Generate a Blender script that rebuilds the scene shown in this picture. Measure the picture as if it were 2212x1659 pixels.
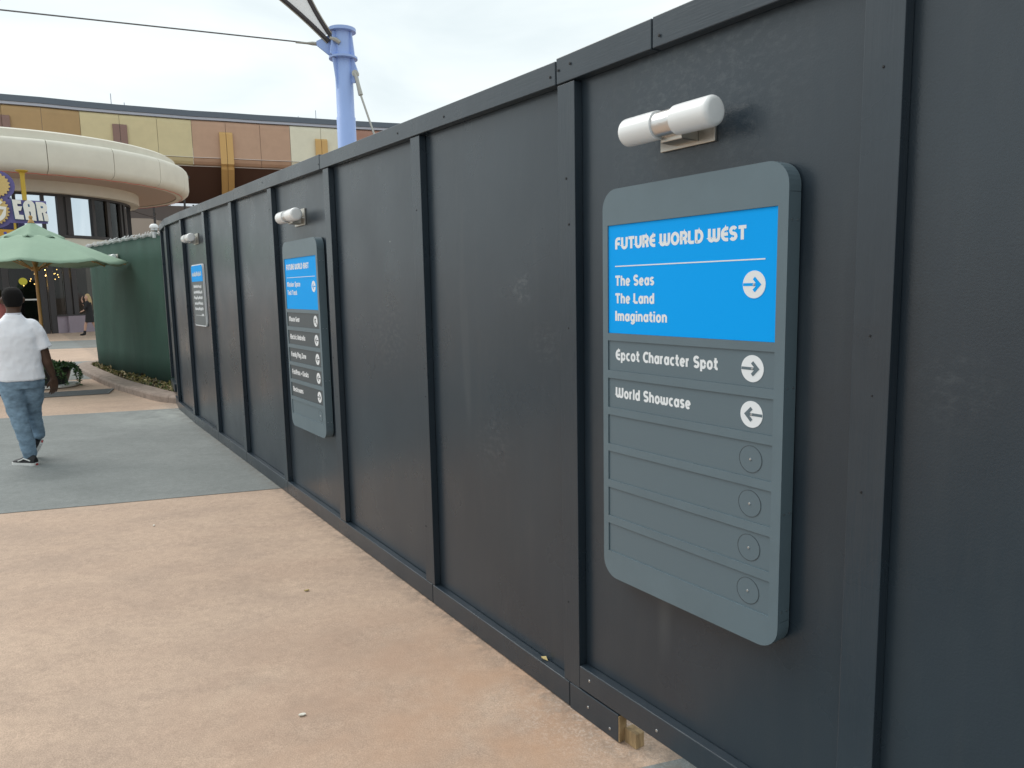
import bpy, bmesh, math, random
from mathutils import Vector, Matrix
random.seed(7)
sc = bpy.context.scene
for o in list(bpy.data.objects): bpy.data.objects.remove(o)
R = math.radians
# ------------------------------------------------------------------ camera
CH = 1.738
cam_d = bpy.data.cameras.new('camera'); cam = bpy.data.objects.new('camera', cam_d)
sc.collection.objects.link(cam)
pitch, roll = 0.12896, -0.02056
fw = Vector((0, math.cos(pitch), -math.sin(pitch))); rt0 = Vector((1, 0, 0)); up0 = rt0.cross(fw)
rt = rt0*math.cos(roll)+up0*math.sin(roll); up = up0*math.cos(roll)-rt0*math.sin(roll)
cam.matrix_world = Matrix(((rt.x, up.x, -fw.x, 0), (rt.y, up.y, -fw.y, 0), (rt.z, up.z, -fw.z, CH), (0, 0, 0, 1)))
cam_d.sensor_width = 36; cam_d.lens = 1610/2212*36; cam_d.clip_start = .05; cam_d.clip_end = 3000
sc.camera = cam
# ------------------------------------------------------------------ sky, sun, exposure
SUN_AZ, SUN_EL = R(-62), R(52)
world = bpy.data.worlds.new('World'); sc.world = world; world.use_nodes = True
nt = world.node_tree; nt.nodes.clear()
def wn(t, **k):
    n = nt.nodes.new(t)
    for a, b in k.items(): setattr(n, a, b)
    return n
wo = wn('ShaderNodeOutputWorld'); bg = wn('ShaderNodeBackground')
sky = wn('ShaderNodeTexSky'); sky.sky_type = 'NISHITA'; sky.sun_disc = False
sky.sun_elevation = SUN_EL; sky.sun_rotation = SUN_AZ; sky.dust_density = 4
tc = wn('ShaderNodeTexCoord'); mp = wn('ShaderNodeMapping'); mp.inputs['Scale'].default_value = (1.1, 1.1, 4.2)
n1 = wn('ShaderNodeTexNoise'); n1.inputs['Scale'].default_value = 2.3; n1.inputs['Detail'].default_value = 5; n1.inputs['Roughness'].default_value = .5
n1.inputs['Distortion'].default_value = .6
cr = wn('ShaderNodeValToRGB'); cr.color_ramp.elements[0].position = .33; cr.color_ramp.elements[1].position = .68
cr.color_ramp.elements[0].color = (7.6, 8.5, 8.75, 1); cr.color_ramp.elements[1].color = (10.0, 10.6, 10.5, 1)
mx = wn('ShaderNodeMix', data_type='RGBA'); mx.inputs[0].default_value = .9
L = nt.links
L.new(tc.outputs['Generated'], mp.inputs[0]); L.new(mp.outputs[0], n1.inputs['Vector']); L.new(n1.outputs[0], cr.inputs[0])
L.new(sky.outputs[0], mx.inputs[6]); L.new(cr.outputs[0], mx.inputs[7]); L.new(mx.outputs[2], bg.inputs[0])
bg.inputs[1].default_value = .077
L.new(bg.outputs[0], wo.inputs[0])
sl = bpy.data.lights.new('sun', 'SUN'); sl.energy = 1.3; sl.angle = R(45); sl.color = (1, .97, .93)
so = bpy.data.objects.new('sun', sl); sc.collection.objects.link(so)
sdir = Vector((math.sin(SUN_AZ)*math.cos(SUN_EL), math.cos(SUN_AZ)*math.cos(SUN_EL), math.sin(SUN_EL)))
so.rotation_euler = sdir.to_track_quat('Z', 'Y').to_euler(); so.location = (0, 0, 30)
vs = sc.view_settings; sc.display_settings.display_device = 'sRGB'
vs.view_transform = 'Standard'; vs.look = 'None'; vs.exposure = .55; vs.gamma = 1; vs.use_curve_mapping = False

# ------------------------------------------------------------------ helpers
COL = sc.collection
def link(o): COL.objects.link(o); return o
def lin(c):
    return tuple(((x/255)/12.92 if x/255 <= .04045 else ((x/255+.055)/1.055)**2.4) for x in c)
def mesh(name, verts, faces, mat=None, parent=None, smooth=False):
    me = bpy.data.meshes.new(name); me.from_pydata([tuple(v) for v in verts], [], faces); me.update()
    if mat: me.materials.append(mat)
    if smooth:
        for p in me.polygons: p.use_smooth = True
    o = bpy.data.objects.new(name, me); link(o)
    if parent: o.parent = parent
    return o
def empty(name, loc=(0, 0, 0), rz=0):
    o = bpy.data.objects.new(name, None); link(o); o.location = loc; o.rotation_euler = (0, 0, rz); o.empty_display_size = .1
    return o
def tag(o, label=None, cat=None, group=None, kind=None):
    if label: o['label'] = label
    if cat: o['category'] = cat
    if group: o['group'] = group
    if kind: o['kind'] = kind
    return o
class MB:
    def __init__(s): s.v = []; s.f = []
    def add(s, v, f):
        b = len(s.v); s.v += [Vector(x) for x in v]; s.f += [tuple(i+b for i in q) for q in f]; return s
    def box(s, x0, x1, y0, y1, z0, z1):
        x0, x1 = sorted((x0, x1)); y0, y1 = sorted((y0, y1)); z0, z1 = sorted((z0, z1))
        return s.add([(x0, y0, z0), (x1, y0, z0), (x1, y1, z0), (x0, y1, z0), (x0, y0, z1), (x1, y0, z1), (x1, y1, z1), (x0, y1, z1)],
                     [(3, 2, 1, 0), (4, 5, 6, 7), (0, 1, 5, 4), (1, 2, 6, 5), (2, 3, 7, 6), (3, 0, 4, 7)])
    def hexa(s, p):   # bottom 4 ccw, top 4 ccw
        return s.add(p, [(3, 2, 1, 0), (4, 5, 6, 7), (0, 1, 5, 4), (1, 2, 6, 5), (2, 3, 7, 6), (3, 0, 4, 7)])
    def tube(s, pts, r, n=8, caps=True):
        pts = [Vector(p) for p in pts]; rr = r if isinstance(r, (list, tuple)) else [r]*len(pts)
        rings = []; prev = None
        for i, p in enumerate(pts):
            t = (pts[min(i+1, len(pts)-1)]-pts[max(i-1, 0)]).normalized()
            if prev is None:
                a = Vector((0, 0, 1)) if abs(t.z) < .9 else Vector((1, 0, 0)); x = t.cross(a).normalized()
            else: x = (prev-t*prev.dot(t)).normalized()
            prev = x; y = t.cross(x)
            rings.append([p+(x*math.cos(2*math.pi*k/n)+y*math.sin(2*math.pi*k/n))*rr[i] for k in range(n)])
        v = [q for g in rings for q in g]; f = []
        for i in range(len(rings)-1):
            for k in range(n): f.append((i*n+k, i*n+(k+1) % n, (i+1)*n+(k+1) % n, (i+1)*n+k))
        if caps: f.append(tuple(range(n-1, -1, -1))); f.append(tuple((len(rings)-1)*n+k for k in range(n)))
        return s.add(v, f)
    def lathe(s, prof, n=24, c=(0, 0, 0), a0=0, a1=360, ax='z'):
        full = abs(a1-a0) >= 360; m = n if full else n+1; v = []
        for r, z in prof:
            for k in range(m):
                a = R(a0+(a1-a0)*k/n)
                q = (r*math.cos(a), r*math.sin(a), z)
                if ax == 'x': q = (q[2], q[0], q[1])
                if ax == 'y': q = (q[1], q[2], q[0])
                v.append((c[0]+q[0], c[1]+q[1], c[2]+q[2]))
        f = []
        for i in range(len(prof)-1):
            for k in range(n): f.append((i*m+k, i*m+(k+1) % m, (i+1)*m+(k+1) % m, (i+1)*m+k))
        return s.add(v, f)
    def sphere(s, c, r, n=12, m=8, sc_=(1, 1, 1)):
        v = [(c[0], c[1], c[2]-r*sc_[2])]; f = []
        for i in range(1, m):
            t = -math.pi/2+math.pi*i/m
            for k in range(n):
                a = 2*math.pi*k/n; v.append((c[0]+r*sc_[0]*math.cos(t)*math.cos(a), c[1]+r*sc_[1]*math.cos(t)*math.sin(a), c[2]+r*sc_[2]*math.sin(t)))
        v.append((c[0], c[1], c[2]+r*sc_[2])); last = len(v)-1
        for k in range(n): f.append((0, 1+(k+1) % n, 1+k)); f.append((last, last-n+k, last-n+(k+1) % n))
        for i in range(m-2):
            for k in range(n): f.append((1+i*n+k, 1+i*n+(k+1) % n, 1+(i+1)*n+(k+1) % n, 1+(i+1)*n+k))
        return s.add(v, f)
    def prism(s, poly, y0, y1):      # polygon in x,z ; extruded along y
        n = len(poly); v = [(x, y0, z) for x, z in poly]+[(x, y1, z) for x, z in poly]
        f = [tuple(range(n)), tuple(range(2*n-1, n-1, -1))]+[(i, i+n, (i+1) % n+n, (i+1) % n) for i in range(n)]
        return s.add(v, f)
    def build(s, name, mat=None, parent=None, smooth=False, bevel=0, fix=False):
        o = mesh(name, s.v, s.f, mat, parent, smooth)
        if fix:
            b = bmesh.new(); b.from_mesh(o.data); bmesh.ops.recalc_face_normals(b, faces=b.faces); b.to_mesh(o.data); b.free()
        if bevel:
            m = o.modifiers.new('bevel', 'BEVEL'); m.width = bevel; m.segments = 2; m.limit_method = 'ANGLE'
        if smooth and not bevel:
            try: o.data.set_sharp_from_angle(angle=R(40))
            except Exception: pass
        return o
# ------------------------------------------------------------------ materials
def mat(name, col, rough=.6, metal=0, spec=.5, var=0, vscale=8, bump=0, bscale=60, stretch=(1, 1, 1), emit=None, estr=0, trans=0, detail=5, coat=0, col2=None, sss=0):
    m = bpy.data.materials.new(name); m.use_nodes = True; t = m.node_tree; b = t.nodes['Principled BSDF']
    b.inputs['Roughness'].default_value = rough; b.inputs['Metallic'].default_value = metal
    b.inputs['Specular IOR Level'].default_value = spec; b.inputs['Base Color'].default_value = (*col, 1)
    b.inputs['Coat Weight'].default_value = coat
    if trans: b.inputs['Transmission Weight'].default_value = trans
    if sss: b.inputs['Subsurface Weight'].default_value = sss; b.inputs['Subsurface Radius'].default_value = (.02, .02, .02)
    if emit: b.inputs['Emission Color'].default_value = (*emit, 1); b.inputs['Emission Strength'].default_value = estr
    if var or bump:
        c = t.nodes.new('ShaderNodeTexCoord'); mp_ = t.nodes.new('ShaderNodeMapping'); mp_.inputs['Scale'].default_value = stretch
        t.links.new(c.outputs['Object'], mp_.inputs[0])
    if var:
        n = t.nodes.new('ShaderNodeTexNoise'); n.inputs['Scale'].default_value = vscale; n.inputs['Detail'].default_value = detail; n.inputs['Roughness'].default_value = .62
        r = t.nodes.new('ShaderNodeValToRGB'); r.color_ramp.elements[0].position = .3; r.color_ramp.elements[1].position = .7
        c2 = col2 or tuple(min(1, x*(1+var)) for x in col)
        r.color_ramp.elements[0].color = (*[x*(1-var) for x in col], 1); r.color_ramp.elements[1].color = (*c2, 1)
        t.links.new(mp_.outputs[0], n.inputs['Vector']); t.links.new(n.outputs[0], r.inputs[0]); t.links.new(r.outputs[0], b.inputs['Base Color'])
    if bump:
        n2 = t.nodes.new('ShaderNodeTexNoise'); n2.inputs['Scale'].default_value = bscale; n2.inputs['Detail'].default_value = 4
        bp = t.nodes.new('ShaderNodeBump'); bp.inputs['Strength'].default_value = bump; bp.inputs['Distance'].default_value = .01
        t.links.new(mp_.outputs[0], n2.inputs['Vector']); t.links.new(n2.outputs[0], bp.inputs['Height']); t.links.new(bp.outputs[0], b.inputs['Normal'])
    return m
def nodes(m): return m.node_tree.nodes, m.node_tree.links, m.node_tree.nodes['Principled BSDF']

def ground_mat(name, c1, c2, c3, spots):
    m = mat(name, c1, .78, spec=.3); N, K, b = nodes(m)
    tcn = N.new('ShaderNodeTexCoord')
    def noise(scale, detail=6, rough=.6, st=(1, 1, 1), dist=0):
        mp_ = N.new('ShaderNodeMapping'); mp_.inputs['Scale'].default_value = st; K.new(tcn.outputs['Object'], mp_.inputs[0])
        n = N.new('ShaderNodeTexNoise'); n.inputs['Scale'].default_value = scale; n.inputs['Detail'].default_value = detail; n.inputs['Roughness'].default_value = rough
        n.inputs['Distortion'].default_value = dist; K.new(mp_.outputs[0], n.inputs['Vector']); return n.outputs[0]
    def ramp(src, p0, p1, a=0, z=1):
        r = N.new('ShaderNodeMapRange'); r.inputs['From Min'].default_value = p0; r.inputs['From Max'].default_value = p1
        r.inputs['To Min'].default_value = a; r.inputs['To Max'].default_value = z; K.new(src, r.inputs['Value']); return r.outputs[0]
    def mix(f, a, c, mode='MIX'):
        x = N.new('ShaderNodeMix'); x.data_type = 'RGBA'; x.blend_type = mode
        if isinstance(f, float): x.inputs[0].default_value = f
        else: K.new(f, x.inputs[0])
        for s_, q in ((x.inputs[6], a), (x.inputs[7], c)):
            if isinstance(q, tuple): s_.default_value = (*q, 1)
            else: K.new(q, s_)
        return x.outputs[2]
    c = mix(ramp(noise(.55, 4, .62, (1, 1.9, 1), .4), .36, .66), c1, c2)
    c = mix(ramp(noise(1.9, 4, .65, (1, 1.5, 1), .3), .42, .72), c, c3)
    dark = ramp(noise(.9, 5, .7, (1, 2.2, 1)), .56, .8, 0, .35)
    c = mix(dark, c, tuple(x*.68 for x in c1))
    g = ramp(noise(190, 1, .7), .25, .75, .76, 1.2)
    gg = N.new('ShaderNodeCombineColor'); [K.new(g, gg.inputs[i]) for i in range(3)]
    c = mix(1.0, c, gg.outputs[0], 'MULTIPLY')
    g2 = ramp(noise(22, 4, .7), .3, .7, .90, 1.09)
    gg2 = N.new('ShaderNodeCombineColor'); [K.new(g2, gg2.inputs[i]) for i in range(3)]
    c = mix(1.0, c, gg2.outputs[0], 'MULTIPLY')
    # dark oval stains
    vo = N.new('ShaderNodeTexVoronoi'); vo.inputs['Scale'].default_value = 1.1; K.new(tcn.outputs['Object'], vo.inputs['Vector'])
    st = ramp(vo.outputs['Distance'], .018, .045, .5, 0); c = mix(st, c, tuple(x*.55 for x in c1))
    for (x, y, rad, colr, amt) in spots:
        vm = N.new('ShaderNodeVectorMath'); vm.operation = 'DISTANCE'; vm.inputs[1].default_value = (x, y, 0)
        sp = N.new('ShaderNodeSeparateXYZ'); cb = N.new('ShaderNodeCombineXYZ')
        K.new(tcn.outputs['Object'], sp.inputs[0]); K.new(sp.outputs[0], cb.inputs[0]); K.new(sp.outputs[1], cb.inputs[1]); K.new(cb.outputs[0], vm.inputs[0])
        fall = ramp(vm.outputs['Value'], 0, rad, 1, 0)
        nn = ramp(noise(70 if rad < 1 else 3, 3, .7), .5 if rad < 1 else .3, .62 if rad < 1 else .7)
        mm = N.new('ShaderNodeMath'); mm.operation = 'MULTIPLY'; K.new(fall, mm.inputs[0]); K.new(nn, mm.inputs[1])
        m2 = N.new('ShaderNodeMath'); m2.operation = 'MULTIPLY'; K.new(mm.outputs[0], m2.inputs[0]); m2.inputs[1].default_value = amt
        c = mix(m2.outputs[0], c, colr)
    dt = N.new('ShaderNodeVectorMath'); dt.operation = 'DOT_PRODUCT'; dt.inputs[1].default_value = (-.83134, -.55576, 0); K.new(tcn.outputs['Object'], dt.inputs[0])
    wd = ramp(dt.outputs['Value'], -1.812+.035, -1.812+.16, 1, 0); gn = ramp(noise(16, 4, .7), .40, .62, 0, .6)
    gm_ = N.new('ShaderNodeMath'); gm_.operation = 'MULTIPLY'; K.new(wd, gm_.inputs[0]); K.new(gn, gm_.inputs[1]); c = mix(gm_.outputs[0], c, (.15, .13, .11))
    K.new(c, b.inputs['Base Color'])
    bp = N.new('ShaderNodeBump'); bp.inputs['Strength'].default_value = .35; bp.inputs['Distance'].default_value = .004
    K.new(noise(160, 2, .7), bp.inputs['Height']); K.new(bp.outputs[0], b.inputs['Normal'])
    return m
M = {}
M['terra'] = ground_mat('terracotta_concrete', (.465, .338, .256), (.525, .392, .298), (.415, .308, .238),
    [(.30, 2.78, .36, (.78, .74, .68), .55), (.1, 3.0, .3, (.68, .62, .55), .25), (-.05, 2.9, 1.5, (.52, .31, .19), .75), (-.9, 3.1, 1.2, (.40, .29, .23), .5), (-4.6, 10.25, .5, (.75, .73, .66), .8)])
M['greyband'] = ground_mat('grey_concrete', (.21, .225, .219), (.24, .254, .247), (.19, .203, .198), [(-4.4, 9.8, 1.3, (.5, .53, .5), .6)])

def fence_mat(name, grain):
    m = mat(name, (.035, .045, .054), .32, spec=.6); N, K, b = nodes(m)
    tcn = N.new('ShaderNodeTexCoord'); oi = N.new('ShaderNodeObjectInfo')
    def noise(scale, detail=4, st=(1, 1, 1), rough=.55):
        mp_ = N.new('ShaderNodeMapping'); mp_.inputs['Scale'].default_value = st; K.new(tcn.outputs['Object'], mp_.inputs[0])
        n = N.new('ShaderNodeTexNoise'); n.inputs['Scale'].default_value = scale; n.inputs['Detail'].default_value = detail; n.inputs['Roughness'].default_value = rough
        K.new(mp_.outputs[0], n.inputs['Vector']); return n.outputs[0]
    def ramp(src, p0, p1, a=0, z=1):
        r = N.new('ShaderNodeMapRange'); r.inputs['From Min'].default_value = p0; r.inputs['From Max'].default_value = p1
        r.inputs['To Min'].default_value = a; r.inputs['To Max'].default_value = z; K.new(src, r.inputs['Value']); return r.outputs[0]
    def mix(f, a, c):
        x = N.new('ShaderNodeMix'); x.data_type = 'RGBA'
        if isinstance(f, float): x.inputs[0].default_value = f
        else: K.new(f, x.inputs[0])
        for s_, q in ((x.inputs[6], a), (x.inputs[7], c)):
            if isinstance(q, tuple): s_.default_value = (*q, 1)
            else: K.new(q, s_)
        return x.outputs[2]
    c = mix(ramp(noise(1.3, 5, (1, 1, .7)), .35, .68), (.020, .031, .043), (.029, .043, .057))
    c = mix(ramp(noise(7, 5, (2.5, 2.5, .35)), .5, .8, 0, .35), c, (.042, .052, .061))
    # scuffs: small pale flecks and short scratches
    vo = N.new('ShaderNodeTexVoronoi'); vo.inputs['Scale'].default_value = 5.5; K.new(tcn.outputs['Object'], vo.inputs['Vector'])
    sel = N.new('ShaderNodeSeparateColor'); K.new(vo.outputs['Color'], sel.inputs[0])
    f1 = ramp(vo.outputs['Distance'], .012, .03, 1, 0); f2 = ramp(sel.outputs[0], .8, .82); mm = N.new('ShaderNodeMath'); mm.operation = 'MULTIPLY'; K.new(f1, mm.inputs[0]); K.new(f2, mm.inputs[1])
    c = mix(mm.outputs[0], c, (.42, .42, .40))
    sc_ = ramp(noise(3.2, 3, (1, 1, .12) if not grain else (1, 1, 1)), .67, .76, 0, .26); c = mix(sc_, c, (.11, .12, .125))
    if not grain:
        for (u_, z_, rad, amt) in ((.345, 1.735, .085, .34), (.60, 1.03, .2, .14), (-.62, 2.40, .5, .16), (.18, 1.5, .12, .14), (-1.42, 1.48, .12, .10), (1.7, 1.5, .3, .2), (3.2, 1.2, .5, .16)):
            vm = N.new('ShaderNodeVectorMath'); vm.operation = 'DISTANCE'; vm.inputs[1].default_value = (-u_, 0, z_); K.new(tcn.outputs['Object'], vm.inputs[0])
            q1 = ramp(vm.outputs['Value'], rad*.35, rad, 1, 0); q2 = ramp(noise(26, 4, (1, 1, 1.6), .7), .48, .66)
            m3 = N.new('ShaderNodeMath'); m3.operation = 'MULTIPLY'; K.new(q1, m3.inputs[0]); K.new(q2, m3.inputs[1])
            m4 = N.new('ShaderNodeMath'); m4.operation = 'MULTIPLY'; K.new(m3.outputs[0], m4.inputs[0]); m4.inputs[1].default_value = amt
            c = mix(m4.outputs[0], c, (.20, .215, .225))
    K.new(c, b.inputs['Base Color'])
    K.new(ramp(noise(2.2, 4), .3, .7, .24, .36), b.inputs['Roughness'])
    bp = N.new('ShaderNodeBump'); bp.inputs['Strength'].default_value = .22 if grain else .13; bp.inputs['Distance'].default_value = .003
    st = {0: (1, 1, 1), 1: (1, 1, .06), 2: (.06, 1, 1)}[grain]
    h1 = noise(170 if not grain else 120, 3, st)
    h2 = noise(9, 3); ad = N.new('ShaderNodeMath'); ad.operation = 'MULTIPLY_ADD'; K.new(h2, ad.inputs[0]); ad.inputs[1].default_value = 1.6; K.new(h1, ad.inputs[2])
    K.new(ad.outputs[0], bp.inputs['Height']); K.new(bp.outputs[0], b.inputs['Normal'])
    return m
M['fence'] = fence_mat('dark_painted_plywood', 0); M['batten'] = fence_mat('dark_painted_batten', 1); M['rail'] = fence_mat('dark_painted_rail', 2)
M['rawwood'] = mat('raw_wood', (.36, .25, .13), .8, var=.45, vscale=30, stretch=(1, 1, .2), bump=.5)
M['signgrey'] = mat('sign_grey_metal', (.118, .165, .192), .38, metal=0, spec=.5, var=.06, vscale=5, bump=.05, bscale=400)
M['signslot'] = mat('sign_slot_grey', (.112, .157, .184), .34, spec=.5)
M['signdark'] = mat('sign_dark_slot', (.062, .078, .088), .42)
M['blue'] = mat('sign_blue', (.0, .37, .93), .5, spec=.12)
M['white'] = mat('white_vinyl', (.80, .82, .84), .5)
M['chrome'] = mat('brushed_steel', (.66, .65, .64), .28, metal=1, bump=.1, bscale=200, stretch=(1, .1, 1))
M['nickel'] = mat('satin_nickel', (.55, .52, .47), .38, metal=1)
M['opal'] = mat('opal_glass', (.86, .87, .87), .16, spec=.5)
M['screw'] = mat('screw_steel', (.5, .53, .55), .35, metal=1)
M['dark'] = mat('dark_void', (.012, .012, .014), .7)
# ------------------------------------------------------------------ ground (gently rising along the fence)
O0 = Vector((.2428, 2.8972)); DV = Vector((-.55576, .83134)); NV = Vector((-.83134, -.55576))
def zg(x, y):
    u = (Vector((x, y))-O0).dot(DV); return .02+.0187*max(-6, min(10.5, u))
us = [-900, -6, 0, 5, 10.5, 900]; vsx = [-900, -60, -20, 0, 20, 60, 900]
gv = []
for u in us:
    for w in vsx: p = O0+DV*u+NV*w; gv.append((p.x, p.y, zg(p.x, p.y)))
gf = [(i*7+k, i*7+k+1, (i+1)*7+k+1, (i+1)*7+k) for i in range(5) for k in range(6)]
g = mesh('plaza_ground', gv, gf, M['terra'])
b_ = bmesh.new(); b_.from_mesh(g.data); bmesh.ops.recalc_face_normals(b_, faces=b_.faces)
if sum(f.normal.z for f in b_.faces) < 0: bmesh.ops.reverse_faces(b_, faces=b_.faces)
b_.to_mesh(g.data); b_.free(); tag(g, kind='structure')
T = Vector((.954, .30)); Q = Vector((-.30, .954))
for (q0, q1, t0, t1) in ((-2.2, 2.236, -8, 8), (6.44, 11.03, -16, 6), (15.4, 19.7, -26, 4), (24.8, 29.2, -34, 0)):
    nq = 12; ntt = int((t1-t0)/.4); v = []; f = []
    for i in range(ntt+1):
        for k in range(nq+1):
            p = T*(t0+(t1-t0)*i/ntt)+Q*(q0+(q1-q0)*k/nq); v.append((p.x, p.y, zg(p.x, p.y)+.0035))
    for i in range(ntt):
        for k in range(nq): a = i*(nq+1)+k; f.append((a, a+nq+1, a+nq+2, a+1))
    tag(mesh('pavement_band', v, f, M['greyband']), kind='structure')
# ------------------------------------------------------------------ construction fence
WROT = math.atan2(-DV.y, -DV.x)
fence = empty('construction_fence', (O0.x, O0.y, 0), WROT)
tag(fence, 'long dark grey painted plywood construction fence with battens running along the plaza', 'fence')
def woff(u):
    if u < 7.37: return 0
    return -.03*(u-7.37)/1.23 if u < 8.6 else -.03-.13*(u-8.6)/1.2
PU = [-6.15, -4.93, -3.71, -2.5, -1.283, -.065, 1.17, 2.45, 3.71, 4.97, 6.12, 7.37, 8.60, 9.80]
def slab(name, u0, u1, w0, w1, zb, zt, m, parent=fence, bevel=.002, zj=0):
    a, b = woff(u0), woff(u1)
    mb = MB().hexa([(-u1, -(w1+b), zb(u1)), (-u0, -(w1+a), zb(u0)), (-u0, -(w0+a), zb(u0)), (-u1, -(w0+b), zb(u1)),
                    (-u1, -(w1+b), zt(u1)+zj), (-u0, -(w1+a), zt(u0)+zj), (-u0, -(w0+a), zt(u0)+zj), (-u1, -(w0+b), zt(u1)+zj)])
    return mb.build(name, m, parent, bevel=bevel)
def rb(u): return 2.483+.0178*max(u, 0)+.004*min(u, 0)
def base(u): return .02+.0187*u
BH = .108
for i in range(len(PU)-1):
    u0, u1 = PU[i]+.052, PU[i+1]+.0485
    slab('plywood_panel', u0, u1, -.012, random.uniform(-.001, .001), lambda u: base(u)+.09, lambda u: rb(u)+.06, M['fence'], bevel=0)
for i, u in enumerate(PU):
    lowb = (lambda x: .225) if False else (lambda x: base(x)+BH+.002)
    zt = (lambda x: rb(x)-.004)
    if i == len(PU)-1: lowb = lambda x: base(x)+.30
    slab('batten', u, u+.10, .001, .038, lowb, zt, M['batten'])
rails = [(-6.2, -2.6), (-2.59, -.467), (-.462, .035), (.04, 2.58), (2.585, 4.815), (4.82, 7.37), (7.375, 8.6), (8.605, 9.93)]
for i, (a, b) in enumerate(rails):
    slab('top_rail', a, b, .0015, .043+random.uniform(-.002, .002), rb, lambda u: rb(u)+.092, M['rail'], zj=[0, .004, .002, -.006, .004, -.002, 0, 0][i], bevel=.003)
bb = [(.0, 1.19), (1.195, 3.72), (3.725, 4.99), (4.995, 6.14), (6.145, 7.37), (7.375, 8.6), (8.605, 9.2)]
for a, b in bb:
    slab('baseboard', a, b, .0015, .040, lambda u: base(u)+.004, lambda u: base(u)+BH, M['rail'], bevel=.003)
slab('baseboard', -.298, -.004, .0015, .040, lambda u: .018, lambda u: .128, M['rail'], bevel=.003)
slab('baseboard_raw_end', -.3025, -.2985, .002, .039, lambda u: .02, lambda u: .124, M['rawwood'], bevel=0)
slab('wood_block', -.365, -.3035, -.03, .012, lambda u: .012, lambda u: .072, M['rawwood'], bevel=.003)
slab('baseboard', -1.28, -.068, .0015, .040, lambda u: .136+.0187*u*.3, lambda u: .228+.0187*u*.3, M['rail'], bevel=.003)
slab('baseboard', -6.15, -1.284, .0015, .040, lambda u: .10+.0187*u, lambda u: .20+.0187*u, M['rail'], bevel=.003)
slab('baseboard', 9.2, 9.93, .0015, .042, lambda u: base(u)+.16, lambda u: base(u)+.27, M['rail'], bevel=.003)
# added return leg, unseen behind the viewer, blocks light to darken batten sides
for k in range(8):
    MB().box(6.16, 6.172, -(1.22*k+.002), -(1.22*k+1.218), .0, 2.5).build('plywood_panel', M['fence'], fence)
    MB().box(6.121, 6.159, -(1.22*k+1.17), -(1.22*k+1.27), .0, 2.47).build('batten', M['batten'], fence)
MB().box(6.118, 6.159, -9.8, -.05, 2.475, 2.565).build('top_rail', M['rail'], fence)
# screw heads on battens and rails (tiny): one joined part
hm = MB()
def head(u, z, r=.005, w=.0385):
    hm.lathe([(r, 0), (r*.8, -.0015), (.0003, -.0018)], 8, (-u, -w-woff(u), z), ax='y')
for u in PU[3:]:
    for k in range(4): head(u+random.uniform(.02, .08), random.uniform(.3, 2.4), random.choice((.0025, .0035, .005)))
for u in (-.5, -.05, .02, .07, .9, -1.1, 1.4, 2.6, 3.9): head(u, rb(u)+random.uniform(.03, .06), .0055, .0452)
ob = hm.build('screw_heads', M['dark'], fence); ob['kind'] = 'stuff'
wm = MB()
for (u, z) in ((-.12, .045+.03), (-.25, .05), (-.5, .17), (-.13, .19)):
    wm.lathe([(.006, 0), (.005, -.0015), (.0003, -.002)], 8, (-u, -.0405, z), ax='y')
ob = wm.build('bright_screw_heads', M['screw'], fence); ob['kind'] = 'stuff'

# ------------------------------------------------------------------ stroke lettering
def arc(cx, cy, rx, ry, a0, a1, n=10):
    return [(cx+rx*math.cos(R(a0+(a1-a0)*i/n)), cy+ry*math.sin(R(a0+(a1-a0)*i/n))) for i in range(n+1)]
XH = .66
G = {}
def gl(ch, w, *paths): G[ch] = (w, paths)
gl('F', .58, [(.09, 0)]+[(.09, .66)]+arc(.32, .68, .23, .23, 180, 90, 6)+[(.58, .91)], [(.10, .47), (.5, .47)])
gl('U', .70, [(.09, 1), (.09, .36)]+arc(.35, .36, .26, .27, 180, 360, 12)+[(.61, 1)])
gl('T', .64, [(0, .91), (.64, .91)], [(.32, .9), (.32, 0)])
gl('R', .64, [(.09, 0), (.09, .91), (.34, .91)]+arc(.34, .68, .22, .23, 90, -90, 10)+[(.1, .45)], [(.40, .45), (.48, .30), (.55, 0)])
gl('E', .60, [(.60, .91), (.42, .91)]+arc(.42, .5, .33, .41, 90, 270, 12)+[(.60, .09)], [(.1, .5), (.58, .5)])
gl('W', 1.02, [(.09, 1), (.09, .32)]+arc(.30, .32, .21, .23, 180, 360, 10)+[(.51, .97)], [(.51, .97), (.51, .32)]+arc(.72, .32, .21, .23, 180, 360, 10)+[(.93, 1)])
gl('O', .80, arc(.40, .5, .31, .41, 0, 348, 22)+[(.71, .5)])
gl('L', .54, [(.09, 1), (.09, .25)]+arc(.25, .25, .16, .16, 180, 270, 5)+[(.54, .09)])
gl('D', .72, [(.09, .0), (.09, .91), (.3, .91)]+arc(.3, .5, .33, .41, 90, -90, 12)+[(.1, .09)])
S_ = lambda w, h, s: arc(w/2, h*.72, w/2-s, h*.28-s*.7, 25, 270, 10)[:-1]+arc(w/2, h*.29, w/2-s, h*.29-s*.9, 90, -155, 10)
gl('S', .62, S_(.62, 1.0, .09)); gl('s', .48, S_(.48, .75, .08))
gl('A', .68, [(.09, 0), (.09, .56)]+arc(.34, .56, .25, .35, 180, 0, 12)+[(.59, 0)], [(.1, .36), (.58, .36)])
gl('I', .18, [(.09, 0), (.09, 1)])
gl('P', .60, [(.09, 0), (.09, .91), (.32, .91)]+arc(.32, .66, .2, .25, 90, -90, 10)+[(.1, .41)])
gl('M', 1.0, [(.09, 0), (.09, .66)]+arc(.29, .66, .2, .25, 180, 0, 8)+[(.49, .1)], [(.49, .6)]+arc(.70, .66, .21, .25, 180, 0, 8)+[(.91, 0)])
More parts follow.
